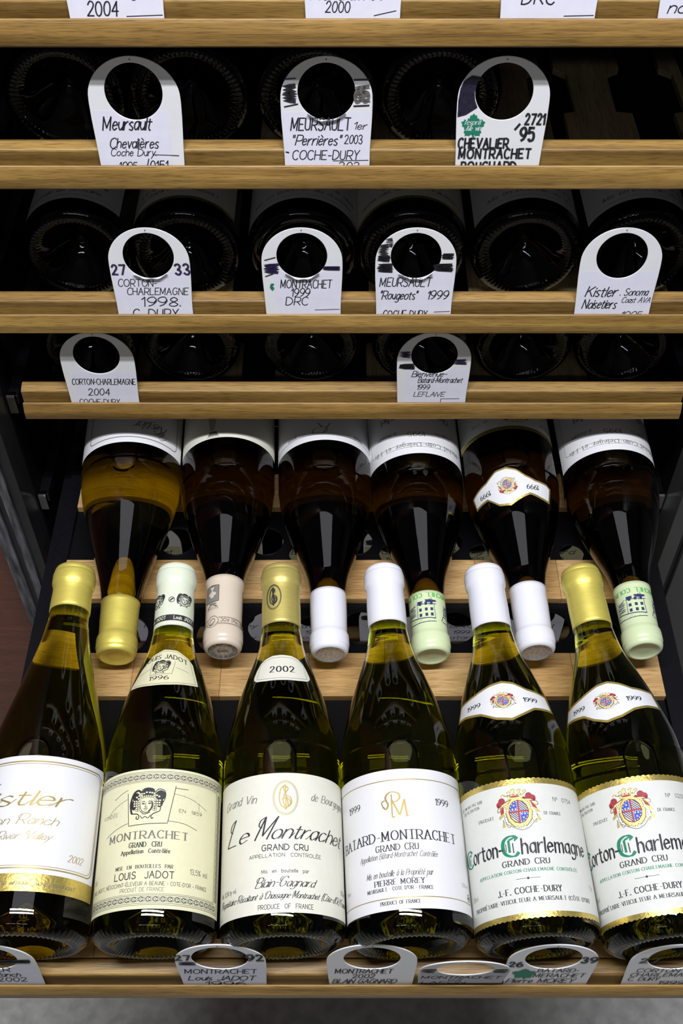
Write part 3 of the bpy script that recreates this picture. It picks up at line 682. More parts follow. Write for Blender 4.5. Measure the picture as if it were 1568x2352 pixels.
# --- F2
t, c, P = bottle(*FBp(-125.8, -133.8), 'green bottle with pale mint capsule and pale yellow Louis Jadot Montrachet label', FRONT, GL_FRONT, 1, 'std', CMINT, 236)
A = lab_art(P, 1); label_jadot(A); tag_(A.build('label', t), 'pale yellow label with engraved head and leaf border')
A = neck_art(P, 1)
tp = [(-57, 183), (-46, 197), (-31, 207), (-8, 212), (20, 211), (41, 205.6), (50.2, 200)]; bt = [(-57, 180), (-16.8, 177.6), (7.2, 177.6), (37.8, 179.4), (50.2, 180.5)]
ft, fb = curve(tp), curve(bt); A.sheet(D2U(-57), D2U(50), ft, fb, LYEL, 0, 40, 4)
A.line([(D2U(d), ft(D2U(d)) - 1.5) for d in range(-44, 48, 4)] + [(D2U(46), fb(D2U(46)) + 1.4)] + [(D2U(d), fb(D2U(d)) + 1.4) for d in range(42, -54, -6)], .3, GREYINK, 2)
A.text('1996', D2U(-22), D2U(5.5), 182.6, 3.6, 'serif', INK, wk=1.2); A.text('LOUIS JADOT', D2U(-45), D2U(37), 198.5, 4.0, 'serif', INK, arch=4.6, wk=1.3); head(A, D2U(-6.5), 195, 14.5, lw=1.3)
A.line([(-12.5, 200), (-11, 187.6), (5, 188), (7.5, 200)], .3, GREYINK, 2); A.line([(-22, 190), (-12, 194)], .25, GREYINK, 2); A.line([(8, 194.5), (18, 191)], .25, GREYINK, 2)
tag_(A.build('neck_label', t), 'pale yellow arched neck label reading LOUIS JADOT 1996')
A = cap_art(); A.sheet(-48, 48, 245, 239.8, INK, 1, 90, 1)
for k in range(-2, 4): A.text('Louis JADOT', -22 + k * 24, -4.5 + k * 24, 241, 2.9, 'sans', CMINT, layer=3, wk=1.4)
for k in range(-2, 3): head(A, 10.3 + k * 21.6 - (1.5 if k else 0), 258.5, 13.5, bg=CMINT, lw=1.5)
A.ring(-.6, 258.3, 2.3, 2.3, .5, INK, 2, 14); A.line(smooth([(-1.8, 257.2), (-.4, 258.9), (.9, 259)], 3), 1.1, INK, 2)
tag_(A.build('capsule_print', c), 'black heads and black name band printed on the capsule')
# --- F3
t, c, P = bottle(*FBp(-39, -49.3), 'green bottle with old gold capsule, half-round 2002 neck label and cream Le Montrachet label', FRONT, GL_FRONT, 1, 'std', CGOLD2, 239)
A = lab_art(P, 1); label_blain(A); tag_(A.build('label', t), 'cream label with black script and gold oval monogram')
A = neck_art(P, 1)
ft = curve([(-43, 189), (-41.5, 195), (-37, 200.5), (-29, 203.8), (-15, 206.2), (3, 206.6), (22, 206), (35, 203.4), (42.5, 200), (47, 195), (49, 189)])
fb = curve([(-43, 188), (-41, 185.6), (-35, 183.4), (-20, 182.2), (3, 182), (25, 182.2), (40, 183.4), (46.5, 185.4), (49, 188)])
A.sheet(D2U(-43), D2U(49), ft, fb, LCREAM, 0, 60, 4)
A.line([(D2U(d), ft(D2U(d)) - 2.2) for d in range(-36, 43, 3)] + [(D2U(d), fb(D2U(d)) + 2.0) for d in range(42, -37, -3)] + [(D2U(-36), ft(D2U(-36)) - 2.2)], .25, GREYINK, 2)
A.text('2002', D2U(-16), D2U(22.3), 190, 5.4, 'bserif', INK); tag_(A.build('neck_label', t), 'cream half-round neck label reading 2002')
A = cap_art(); mono(A, -5.6, 261.3, 12.4, 22, INK, .5); tag_(A.build('capsule_print', c), 'black oval monogram on the capsule')
# --- F4
t, c, P = bottle(*FBp(46.9, 34), 'green bottle with plain white capsule, no neck label and white Batard-Montrachet label', FRONT, GL_FRONT, 1, 'std', CWHITE, 241)
A = lab_art(P, 1); label_morey(A); tag_(A.build('label', t), 'white label with gold frame lines and gold monogram')
# --- F5, F6
t, c, P = bottle(*FBp(132, 115.3), 'green bottle with white capsule, 1999 crest neck band and Corton-Charlemagne label numbered 0754', FRONT, GL_FRONT, 1, 'std', CWHITE, 239)
A = lab_art(P, 1); label_coche(A, '0754'); tag_(A.build('label', t), 'white label with coloured crest and scalloped gold edges')
A = neck_art(P, 1)
band_coche(A, [(-84, 172), (-60, 173.5), (-47.5, 175.1), (-24, 180), (-8.4, 181.6), (6, 180), (22.9, 174.8), (45, 173), (70, 172)], [(-84, 158), (-60, 157.8), (-36.7, 154.8), (-19.3, 148.6), (-3.4, 146.6), (9.4, 150.6), (24.9, 156), (48.6, 157.4), (70, 158)],
           D2U(-78), D2U(58), -4.8, 164.6, 14.6, (-28, -18.6, 162.6), (7, 15.8, 162.6))
tag_(A.build('neck_label', t), 'white neck band with gold edge, crest and 1999')
t, c, P = bottle(*FBp(218, 193.4), 'green bottle with gold capsule, 1999 crest neck band and Corton-Charlemagne label, at the right end', FRONT, GL_FRONT, 1, 'std', CGOLD, 241)
A = lab_art(P, 1); label_coche(A, '0208', -7, 2.2); tag_(A.build('label', t), 'white label with coloured crest and scalloped gold edges')
A = neck_art(P, 1)
band_coche(A, [(-95, 172), (-70, 173.5), (-54, 175.5), (-29, 181.4), (-15, 182.6), (0, 180), (15, 175.8), (35, 174.5), (64, 174)], [(-95, 160), (-70, 159.6), (-50, 157.4), (-37.8, 151.8), (-24, 147.8), (-8, 150.2), (8, 155.4), (25, 158), (64, 159.4)],
           D2U(-88), D2U(50), -10.4, 166, 14.6, (-33, -24, 163.6), (1.5, 10.5, 163.8))
tag_(A.build('neck_label', t), 'white neck band with gold edge, crest and 1999')
# --- back row
BB = [((-195.8, 784, -758), (-185, 490, -778)), ((-107.2, 784, -758), (-96.5, 490, -768)), ((-18.9, 784, -758), (-9.6, 490, -773)), ((63.9, 784, -758), (74, 490, -777)), ((150.3, 784, -758), (159, 490, -770)), ((241.0, 784, -758), (246, 490, -768))]
t, c, P = bottle(*BB[0], 'wide olive bottle, neck to the viewer, gold capsule, at the left end of back row', BACK, GL_YEL, 1.08, 'wide', CGOLD, 243)
A = lab_art(P, 1.08); label_plain(A, 103); frame_rect(A, -52, 38, 20, 97, .8, GREYINK, 5); A.text('Kistler', -38, -8, 78, 12, 'script', GREYINK)
for k in range(3): A.line(smooth([(-38 + k * 5, 90 - k * 5), (-32 + k * 5, 94 - k * 5), (-30 + k * 5, 88 - k * 5), (-36 + k * 5, 86 - k * 5)]), .5, GREYINK, 2)
A.build('label', t)
b = MB(); A = Art(lambda u, v, l: (-u, v, 292.65 + l)); A.ring(0, 0, 7, 7, .5, CGOLD2, 1)
for k, ch in enumerate('AWARDS  STEIN  '):
    an = math.pi * 2 * k / 15; cs, sn = math.cos(an), math.sin(an); adv, st = glyph(ch)
    for Pq, cu in st: A.line([((x - 4) * .22 * cs + (y * .22 + 7.6) * sn, -(x - 4) * .22 * sn + (y * .22 + 7.6) * cs) for x, y in Pq], .4, STRAW, 1)
tag_(A.build('capsule_print', c), 'raised letters around the capsule end')
t, c, P = bottle(*BB[1], 'dark brown bottle neck towards the viewer with printed beige capsule', BACK, GL_BACK, 1, 'std', CPINK, 229, foil=True)
A = lab_art(P, 1); label_plain(A, 99, LCREAM)
A.poly([(-6 + 20, 90), (10 + 0, 90), (8, 75), (16, 75)], PALEINK, 2); A.poly([(6, 96), (16, 96), (14, 91), (8, 91)], GREYINK, 2)
for k in range(8): A.line([(6.4 + k * 1.3, 96), (5.4 + k * 1.6, 98)], .4, GREYINK, 2)
A.build('label', t)
A = cap_art(); gm = mat('print_grey', (.22, .21, .19), .6)
A.sheet(3.2, 16, lambda u: 254 + 1.2 * math.sin((u - 3.2) / 12.8 * math.pi), lambda u: 239 - 1.4 * math.sin((u - 3.2) / 12.8 * math.pi), gm, 1, 16, 4); frame_rect(A, 3.2, 16, 238.6, 254.4, .4, INK, .4)
for x, y, r in ((7.4, 248.6, 1.7), (11.4, 248.6, 1.7), (9.4, 250.6, 1.9), (9.4, 247, 1.4)): A.ell(x, y - 2, r, r, CPINK, 2, 10)
A.poly([(7.4, 240), (11.4, 240), (9.4, 244)], CPINK, 2); A.line([(9.4, 243), (9.4, 247)], .5, CPINK, 2)
A.line(smooth([(4.8, 259.5), (8, 257), (11, 257.4), (13.6, 260)]), 1.6, gm, 1); A.line([(5, 256.4), (12, 256)], .6, INK, 1)
for k in range(8): A.line([(4.2 + k * 1.35, 259), (3.6 + k * 1.5, 262)], .28, INK, 1)
A.poly([(-22, 238), (-27, 237), (-33, 240), (-33, 254), (-27, 256), (-22, 254)], gm, 1)
for yy in (270.6, 277.0): A.line([(-44, yy), (3, yy)], .35, GREYINK, 1); A.line([(13.6, yy), (44, yy)], .35, GREYINK, 1)
A.ring(8, 274, 5.2, 5.6, .4, GREYINK, 1); A.text('CAISSE 75cl AOC', -28, 1, 271.6, 3.4, 'sans', GREYINK); A.text('77 R', 15, 24, 271.6, 3.4, 'sans', GREYINK)
A.line(smooth([(6, 272), (7, 276), (10, 277), (10.4, 273), (8, 271), (6, 272)]), .5, GREYINK, 1); A.line(smooth([(7, 276.5), (9, 278), (10.5, 276.5)]), .6, GREYINK, 1)
tag_(A.build('capsule_print', c), 'grey emblem and lettered band on the capsule')
A = Art(lambda u, v, l: (-u, v, 293.3 + l), .8); A.ring(0, 0, 11.4, 11.4, .5, GREYINK, 1)
txt = 'COMITE DES VINS DE BEAUNE MEURSAULT '
for k, ch in enumerate(txt):
    an = math.pi * 2 * k / len(txt); cs, sn = math.cos(an), math.sin(an); adv, st = glyph(ch)
    for Pq, cu in st: A.line([((x - 4) * .15 * cs + (y * .2 + 8) * sn, -(x - 4) * .15 * sn + (y * .2 + 8) * cs) for x, y in Pq], .35, GREYINK, 1)
for k in range(9): A.line([(-4 + k, -1), (-4.4 + k * 1.1, 1.6)], .4, GREYINK, 1)
A.line([(-4.6, -1.4), (4.6, -1.4)], .6, GREYINK, 1); tag_(A.build('capsule_print', c), 'ring of letters on the capsule end')
t, c, P = bottle(*BB[2], 'brown bottle neck towards the viewer, white capsule between old gold and white front capsules', BACK, GL_BACK, 1, 'std', CWHITE, 237.5, foil=True)
A = lab_art(P, 1); label_plain(A, 100, LWHITE, [('1999', -40, -30, 88, 4, 'serif', GREYINK), ('1999', 26, 36, 88, 4, 'serif', GREYINK)]); frame_rect(A, -56, 56, 18, 93, .4, GREYINK, .3); A.text('R', -6, 5, 80, 12, 'script', GREYINK); A.build('label', t)
def colin_cap(c, du):
    A = cap_art(); A.text('MICHEL COLIN', -17 + du, 21 + du, 241.6, 3.9, 'serif', LGREEN, wk=1.5); A.text('DELEGER & FILS', -50 + du, -20 + du, 241.6, 3.9, 'serif', LGREEN, wk=1.5)
    for o_ in (0, -33):
        X = lambda x: x + du + o_
        def ln(p, w_): A.line([(X(x), y) for x, y in p], w_, NAVY, 2)
        # upright in bottle coordinates: ground at lower a
        ln([(0, 254), (0, 247.6), (-3, 249), (-1.6, 246.4)], .4)
        zz = 258.4
        ln([(-4, 252), (-4.6, 266)], .4); ln([(10, 253), (10.5, 265)], .4); ln([(-5, 266), (10.5, 265), (21, 263), (23, 268)], .6)
        for xx in (-3, 1.5, 6.5):
            for yy in (250.5, 256, 261):
                A.poly([(X(xx), yy), (X(xx + 2.2), yy), (X(xx + 2.2), yy + 2.8), (X(xx), yy + 2.8)], NAVY, 2)
        A.scribble(X(-6), X(3), 248.6, 250.4, .8, NAVY, 3, 2); A.scribble(X(5), X(10), 249.2, 251.6, .8, NAVY, 3, 2); A.scribble(X(12), X(20), 252, 262, .35, NAVY, 6, 2)
        ln([(-6, 252.4), (11, 252)], .6); ln([(12, 251), (20, 256), (20, 262)], .5)
        rnd = random.Random(2)
        for i in range(60): x = rnd.uniform(-4, 22); y = rnd.uniform(265.5, 268.8); A.poly([(X(x), y), (X(x + .35), y), (X(x), y + .35)], NAVY, 2)
        ln([(-5, 269), (12, 269.4), (22, 268.4)], .4)
    tag_(A.build('capsule_print', c), 'green name and navy house drawing on the capsule')
t, c, P = bottle(*BB[3], 'brown bottle, neck to the viewer, green printed capsule between the two plain white front capsules', BACK, GL_BACK, 1, 'std', CMINT2, 239); A = lab_art(P, 1); label_colin(A); A.build('label', t); colin_cap(c, 0)
t, c, P = bottle(*BB[4], 'dark bottle neck to the viewer with white capsule and crest band reading 1999', BACK, GL_BACK, 1, 'std', CWHITE, 234, foil=True)
A = lab_art(P, 1); label_coche(A, '0754', 4, -14.5); A.build('label', t)
A = Art(wrap(PROF, 1, 38.0, .16)); K = 38.0
ft = curve([(-46, 162), (-43, 162.5), (-28, 161.2), (-12, 158.6), (-2, 161.6), (15.7, 168), (32, 166), (47, 157), (73, 158)], K); fb = curve([(-46, 148), (-41, 147.4), (-37, 145.3), (-19.4, 144), (-6.4, 140), (3.5, 134), (15.3, 131), (28.3, 132.2), (42.6, 139.8), (73, 145.6)], K)
A.sheet(D2U(-44, K), D2U(72, K), ft, fb, GOLD, 0, 60, 4); A.sheet(D2U(-44, K) + 1.8, D2U(72, K) - 1.8, lambda u: ft(u) - 1.8, lambda u: fb(u) + 1.8, LWHITE, 1, 60, 4)
crest(A, 11.2, 149.5, 17); A.text('1999', D2U(-24, K), D2U(-8, K), 149.5, 4.2, 'serif', INK, wk=1.2); A.text('1999', D2U(40, K), D2U(57, K), 149, 4.2, 'serif', INK, wk=1.2)
tag_(A.build('neck_label', t), 'white shoulder band with gold edge, crest and 1999')
t, c, P = bottle(*BB[5], 'brown bottle, neck to the viewer, green printed capsule, right end of back row', BACK, GL_BACK, 1, 'std', CMINT2, 235); A = lab_art(P, 1); label_colin(A); A.build('label', t); colin_cap(c, .6)

# --- bottles lying base forward on the upper shelves
proto = {}
def up_bottle(x, ly, lz, label, group, rs, lab=None, roll=0, sb=False):
    base = (x, ly + 32, lz + 30 ); tip = (x * 1.0, ly + 326, lz + 30)
    k = (rs, lab, sb)
    if k not in proto:
        t, c, P = bottle(base, tip, label, group, GL_DARK, rs, 'std', None, bub=False, smoothbase=sb)
        cc = MB(); cc.lathe([(240, 15.4 * rs), (276, 15.2 * rs), (278, 16.4 * rs), (290, 16.2 * rs), (294, 13), (294, .1)], 32); fixn(cc.build('capsule', CGOLD2, t))
        if lab:
            A = lab_art(P, rs)
            if lab == 'coche': A.sheet(-62, 62, 100, lambda u: 16 - .7 * abs(math.sin(u * .85)), GOLD, 0, 120, 3); A.sheet(-62, 62, 98, 18.8, LCREAM, 1); A.text("PROPRIETAIRE-VITICULTEUR A MEURSAULT", -46, 44, 27, 3, 'serif', INK); A.text('J.-F. COCHE-DURY', -24, 24, 34, 4, 'bserif', INK)
            else: A.sheet(-62, 62, 105, 15.5, LWHITE); A.text('Mis en bouteille au domaine', -44, 44, 25, 4.4, 'italic', INK); A.line([(-56, 20), (56, 20)], .3, GREYINK, 2); A.text('A. et P. de Villaine', 6, 48, 34, 4, 'handi', INK)
            A.build('label', t)
        proto[k] = t
    else:
        t = dup(proto[k]); t.matrix_world = frame(base, tip); t['label'] = label; t['group'] = group
    for ch in t.children:
        if ch.name.startswith('label'): ch.rotation_euler = (0, 0, math.radians(roll))
    return t

# ------------------------------------------------------------------ shelves
CX = 9.5; HW = 283
def shelf(ly, lz, label, depth=520, slats=(), boards=False, panel=False, k=0):
    """ly, lz: rear top edge of the front lip"""
    t = empty('wooden_shelf', W(CX, ly, lz)); tag_(t, label, 'shelf', None)
    b = MB(); arc = [(-.2, 0), (-.9, -.1), (-1.5, -.5), (-2.3, -2.0), (-3.1, -4.2), (-3.9, -6.6), (-4.4, -8.2), (-4.6, -9.4), (-4.6, -16.0), (-3.4, -17.2), (-1.5, -17.8), (8, -17.8), (8, -12), (.2, -12), (.2, -.4)]
    b.prism(arc, -HW, HW); o = b.build('front_lip', OAK[k % 3], t); bevel(o, .35, 1)
    b = MB(); r = [(3.4, -11.9), (3.4, 8.6), (4.2, 9.7), (11.2, 11.9), (13.5, 11.5), (14.4, 10), (14.4, -11.9)]
    b.prism(r, -HW - .5, HW + .5); o = b.build('rear_rail', OAK[(k + 1) % 3], t); bevel(o, .35, 1)
    for s_ in (-1, 1):
        b = MB(); x0, x1 = (258.5, 270) if s_ > 0 else (-270, -258.5); b.box(x0, x1, 14.6, depth, *((-16, 9) if panel else (-30, -14)), 0, 1.5)
        o = b.build('side_rail', BLACK, t)
        if panel:
            b = MB(); x0, x1 = (270.2, 279) if s_ > 0 else (-279, -270.2); b.box(x0, x1, 20, depth, -12, 2, 0, 1.0); b.build('slide', BLACK, t)
    for y, wd in slats:
        n = 7; L = 516.0 / n
        for i in range(n):
            b = MB(); b.box(-258 + L * i + .1, -258 + L * (i + 1) - .1, y, y + wd, 2.2, 11.2); o = b.build('slat_block', BEECH if i % 2 else BEECH2, t); bevel(o, .3, 1)
    if boards:
        for x in (-207, -125, -43, 39, 121, 194 - CX, 278 - CX):
            b = MB(); O = [(-26, 16), (26, 16), (26, 92), (14, 94), (15, 150), (26, 158), (26, 240), (14, 244), (14, 300), (26, 306), (26, 420), (-26, 420), (-26, 306), (-17, 300), (-17, 244), (-26, 240), (-26, 158), (-17, 150), (-17, 94), (-26, 92)]
            if x > 250: O = [(max(-26, p[0]) if p[0] < 0 else min(p[0], -9) , p[1]) for p in O]
            n = len(O); v = [(x + p[0], p[1], -20) for p in O] + [(x + p[0], p[1], -15) for p in O]
            b.add(v, [tuple(range(n))[::-1], tuple(range(n, 2 * n))] + [(i, (i + 1) % n, n + (i + 1) % n, n + i) for i in range(n)]); fixn(b.build('cradle_board', PLYB, t))
    if boards:
        b = MB(); b.box(-258, 258, 15, 430, -24, -21); b.build('under_tray', BLACK, t)
    if panel:
        perforated(t, slats)
    return t
BEECH2 = wood('pale_beech_slat_b', (.44, .26, .095), (.60, .39, .17), 15.1)
def perforated(t, slats):
    import bmesh
    # black tray between the slats; round holes are real openings
    rows = [(30, 225, []), (267, 323, [(-197 + 41 * i, 293 + (5 if i % 2 else -3), 21 if i % 2 == 0 else 17) for i in range(11)]),
            (366, 428, [(-162 + 41.3 * i + (-8 if i % 2 else 0), 392 - (14 if i % 2 else -1), 16.6) for i in range(10)])]
    for y0, y1, holes in rows:
        b = MB()
        if not holes:
            b.box(-258, 258, y0, y1, 2.6, 4.4); o = b.build('tray_panel', BLACKM, t); continue
        # strip mesh: cells around each hole
        hs = sorted(holes); hs = [h for h in hs if abs(h[0]) + h[2] < 257]
        xs = [-258] + [(a[0] + c_[0]) / 2 for a, c_ in zip(hs, hs[1:])] + [258]
        for (hx, hy, hr), xa, xb in zip(hs, xs, xs[1:]):
            r = min(hr, hx - xa - .4, xb - hx - .4, hy - y0 - .5, y1 - hy - .5); n = 48; top = []; inn = []
            for i in range(n):
                a = 2 * math.pi * i / n; cs, sn = math.cos(a), math.sin(a)
                kx = ((xb - hx) if cs > 0 else (hx - xa)) / max(abs(cs), 1e-6); ky = ((y1 - hy) if sn > 0 else (hy - y0)) / max(abs(sn), 1e-6); q = min(kx, ky)
                top.append((hx + cs * q, hy + sn * q, 4.4)); inn.append((hx + cs * r, hy + sn * r, 4.4))
            low = [(x, y, 1.6) for x, y, z in inn]; rim = [(x, y, 4.9) for x, y, z in inn]; ro = [(hx + (x - hx) * 1.05, hy + (y - hy) * 1.05, 4.4) for x, y, z in inn]
            # exact cell corners
            vs = top + ro + rim + low; fs = []
            for i in range(n):
                j = (i + 1) % n; fs += [(i, j, n + j, n + i), (n + i, n + j, 2 * n + j, 2 * n + i), (2 * n + i, 2 * n + j, 3 * n + j, 3 * n + i)]
            for cx, cy_ in ((xa, y0), (xa, y1), (xb, y0), (xb, y1)):
                ca = math.atan2(cy_ - hy, cx - hx) % (2 * math.pi); i = int(ca / (2 * math.pi) * n) % n; vs.append((cx, cy_, 4.4)); fs.append((i, (i + 1) % n, len(vs) - 1))
            b.add(vs, fs)
        fixn(b.build('tray_panel', BLACKM, t))

ROW0 = (678, -336); ROW1 = (678, -440); ROW2 = (678, -573); ROW3 = (683, -675); FRONTROW = (244, -813.6)
shelf(*ROW0, 'topmost oak shelf cut by the upper edge, closely grained front lip', boards=True, k=0)
shelf(*ROW1, 'second oak shelf from the top, with three tags and an empty slot at right', boards=True, k=1)
shelf(*ROW2, 'third oak shelf from the top, with four tags and six dark bottle bases above', boards=True, k=2)
shelf(*ROW3, 'fourth oak shelf from the top, short with both cut ends showing and two tags', boards=True, k=0)
shelf(*FRONTROW, 'pulled-out oak shelf at the bottom holding twelve bottles over pale slats and a black tray', depth=560,
      slats=((15, 13), (225, 42), (323, 43), (428, 42)), panel=True, k=1)
shelf(690, -926, 'oak shelf lower in the cabinet, first one below the pulled-out shelf', boards=False, k=2)
shelf(685, -1053, 'lowest oak shelf, dimly seen through the holes of the black tray', boards=False, k=0)
R1 = 'dark bottles on the second shelf'; R2 = 'dark bottles on the third shelf'; R3 = 'dark bottles on the fourth shelf'
for x, l, r in ((-192, 'dark bottle base at the far left of the second shelf', 20), (-106, 'dark bottle base behind the Meursault Chevalières tag', -15), (-17, 'dark bottle base behind the Meursault Perrières tag', 8), (68, 'dark bottle base just left of the Chevalier Montrachet tag', 40)):
    up_bottle(x, *ROW1, l, R1, 1.03, None, r)
for x, l, r, lb, sb in ((-207, 'dark bottle base at the far left of the third shelf, label to its upper right', -28, 'plain', False), (-122, 'dark bottle base right behind the Corton-Charlemagne 1998 tag', -20, 'coche', False), (-30, 'smooth dark bottle base behind the Montrachet 1999 tag, bright label rim', 0, 'plain', True),
                        (55, 'dark bottle base with scalloped label behind the Meursault Rougeots tag', 0, 'coche', False), (145, 'dark bottle base with ribbed ring and no tag in front', 12, 'plain', False), (233, 'dark bottle base behind the Kistler tag', 14, 'plain', False)):
    up_bottle(x, *ROW2, l, R2, 1.035, lb, r, sb)
for x, l in ((-217, 'dark bottle base behind the Corton-Charlemagne 2004 tag'), (-129.5, 'dark bottle base just right of the Corton-Charlemagne 2004 tag'), (-26.5, 'untagged dark bottle base, third from the left on the fourth shelf'),
             (68.7, 'dark bottle base behind the Bienvenue Batard-Montrachet tag'), (156, 'dark bottle base just right of the Bienvenue tag'), (242.6, 'dark bottle base at the right end of the fourth shelf')):
    up_bottle(x, *ROW3, l, R3, 1.0, None, random.uniform(-20, 20))

# ------------------------------------------------------------------ tags
TAGS = []
def tag_mesh():
    n = 40; O = []; H = []; r = 19.2; hz = 43
    right = [(29, -10), (29.6, 5), (30.6, 25), (30.8, 36)] ; arc = [(30.8 * math.cos(t), 38 + 28.5 * math.sin(t)) for t in [math.pi * i / 24 for i in range(1, 24)]]
    left = [(-x, z) for x, z in right[::-1]]; out = right + arc + left
    # resample the outline radially around the hole
    import bisect
    ring = []; N = 96; C = (0, hz)
    def rayhit(a):
        dx, dz = math.cos(a), math.sin(a); best = None; Pn = out + [out[0]]
        for (x0, z0), (x1, z1) in zip(Pn, Pn[1:]):
            ex, ez = x1 - x0, z1 - z0; den = dx * ez - dz * ex
            if abs(den) < 1e-9: continue
            t = ((x0 - C[0]) * ez - (z0 - C[1]) * ex) / den; u = ((x0 - C[0]) * dz - (z0 - C[1]) * dx) / den
            if t > 0 and -1e-6 <= u <= 1 + 1e-6: best = t if best is None else min(best, t)
        return (C[0] + dx * best, C[1] + dz * best)
    angs = sorted([2 * math.pi * i / N for i in range(N)] + [math.atan2(-10 - hz, 29) % (2 * math.pi), math.atan2(-10 - hz, -29) % (2 * math.pi)])
    b = MB(); th = .9; vs = []
    for y in (0, th):
        for a in angs: p = rayhit(a); vs.append((p[0], y, p[1]))
        for a in angs: vs.append((r * math.cos(a), y, hz + r * math.sin(a)))
    m = len(angs); fs = []
    for i in range(m):
        j = (i + 1) % m
        fs += [(i, j, m + j, m + i), (2 * m + i, 3 * m + i, 3 * m + j, 2 * m + j), (i, 2 * m + i, 2 * m + j, j), (m + i, m + j, 3 * m + j, 3 * m + i)]
    b.add(vs, fs); o = b.build('tag_plate', TAGM); bevel(o, .2, 1); me = o.data; bpy.data.objects.remove(o); return me
TAGMESH = tag_mesh()
def leaf(A, cx, cz, s_, txt=True):
    P = []
    for i in range(40):
        a = 2 * math.pi * i / 40; lobes = 1 + .16 * math.cos(5 * (a - math.pi / 2)) + .07 * math.cos(20 * a); P.append((cx + s_ * .5 * lobes * math.cos(a), cz + s_ * .5 * lobes * math.sin(a)))
    A.poly(P, GREEN, 3); A.line([(cx, cz - s_ * .4), (cx + s_ * .1, cz - s_ * .66)], s_ * .09, GREEN, 3)
    if txt: A.text("l'esprit", cx - s_ * .4, cx + s_ * .36, cz + s_ * .06, s_ * .24, 'italic', TAGM, layer=5, wk=1.3); A.text('&le vin', cx - s_ * .34, cx + s_ * .36, cz - s_ * .24, s_ * .24, 'italic', TAGM, layer=5, wk=1.3)
def tag(x, row, label, lines=(), paper=None, marks=(), lean=8, leafp=None, torn=False, m=PAPER, yaw=0.0):
    dz = {-440: 7.5, -573: 7, -675: 6}.get(row[1], 1.5)
    ly, lz = row; t = empty('hanging_tag', W(x, ly + 1.0, lz)); t.rotation_euler = (math.radians(-lean), 0, math.radians(yaw)); tag_(t, label, 'tag', 'white bottle tags standing in the shelf grooves')
    p = bpy.data.objects.new('tag_plate', TAGMESH); scn.collection.objects.link(p); p.parent = t; p.location = (0, 0, dz * S)
    A = Art(lambda u, v, l: (u, -.12 - l, v), 3)
    if paper:
        x0, x1, z1 = paper; R = 19.4; hz = 43 + dz; z1 = min(z1 + 1, hz - 10)
        def topf(u): return min(z1, hz - math.sqrt(max(R * R - u * u, 0)) if abs(u) < R else z1)
        B = Art(lambda u, v, l: (u, -.12 - l, v), 3)
        B.sheet(x0, x1, topf, -9.5, m, 0, 40, 3); pp = B.build('paper_sticker', t)
        if torn:                                        # curled paper edge standing up at the hole
            q = MB(); n = 20; vs = []
            for i in range(n + 1):
                u = -13 + 26 * i / n; z0 = hz - math.sqrt(R * R - u * u); hgt = 1.7 + .7 * math.sin(i * .8 + ly) + .5 * math.sin(i * .33 + x)
                for j in range(4): a = j / 3 * 1.4; vs.append((u, -.3 - 2.2 * math.sin(a), z0 - .4 + hgt * (1 - math.cos(a)) * .9))
            q.add(vs, [(i * 4 + j, i * 4 + 4 + j, i * 4 + 5 + j, i * 4 + j + 1) for i in range(n) for j in range(3)], 0, True); q.build('torn_edge', m, t)
    ck = lambda u: max(-28.4, min(28.6, u))
    for q in marks:
        if q[0] == 's': q = (q[0], ck(q[1]), ck(q[2])) + tuple(q[3:])
        if q[0] == 'l': q = (q[0], ck(q[1]), q[2], ck(q[3])) + tuple(q[4:])
        if q[0] == 's': A.scribble(q[1], q[2], q[3], q[4], q[6] if len(q) > 6 else 1.6, q[5])
        elif q[0] == 'p': A.poly(q[1], q[2], 2)
        elif q[0] == 'l': A.line([(q[1], q[2]), (q[3], q[4])], q[6] if len(q) > 6 else .5, q[5], 2)
        elif q[0] == 't': A.text(q[1], q[2], q[3], q[4], q[5], q[6], q[7], layer=3)
    for (s_, u0, u1, z, h) in lines: A.text(s_, u0, u1, z, h, 'handi' if any(c.islower() for c in s_) else 'hand', INK, layer=2)
    if leafp: leaf(A, *leafp)
    A.ell(0, 64.4 + dz, .5, .7, GREYINK, 1, 8)
    if A.mb.v: A.build('handwriting', t)['kind'] = 'stuff'
    return t
FULL = (-29.2, 29.4, 36)
tag(-139.6, ROW0, 'tag on the topmost shelf reading 2004, leftmost', [('2004', -18, 1, 1, 8.5), ('Perrières g', -24, 14, 13, 8)], FULL, [('l', 6, 0.6, 29, 1.4, INK)])
tag(7, ROW0, 'tag on the topmost shelf reading 2000, in the middle', [('2000', -17, -2, 3, 6.4), ('Montrachet', -26, 18, 10.6, 8)], FULL, [('l', 13, 1, 27, 4, INK)])
tag(128, ROW0, 'tag on the topmost shelf reading DRC', [('DRC', -17, 3, 8, 8.5)], FULL, [('l', 10, 0.8, 29, 1.2, INK)])
tag(226, ROW0, 'tag on the topmost shelf cut by the right edge', [('no Cru', -24, 12, 2.4, 7)], FULL)
tag(-138, ROW1, 'tag on the second shelf reading Meursault Chevalières', [('Meursault', -24, 8.5, 24.7, 9), ('Chevalières', -21, 12, 11.8, 7), ('Coche Dury.', -21, 10, 6.2, 5), ('1995', -16, -4, -4.4, 6), ('/0151', 2, 17, -4.4, 7)], (-28.6, 21, 37), [('l', 8, 7, 26, 6.4, INK)], torn=False)
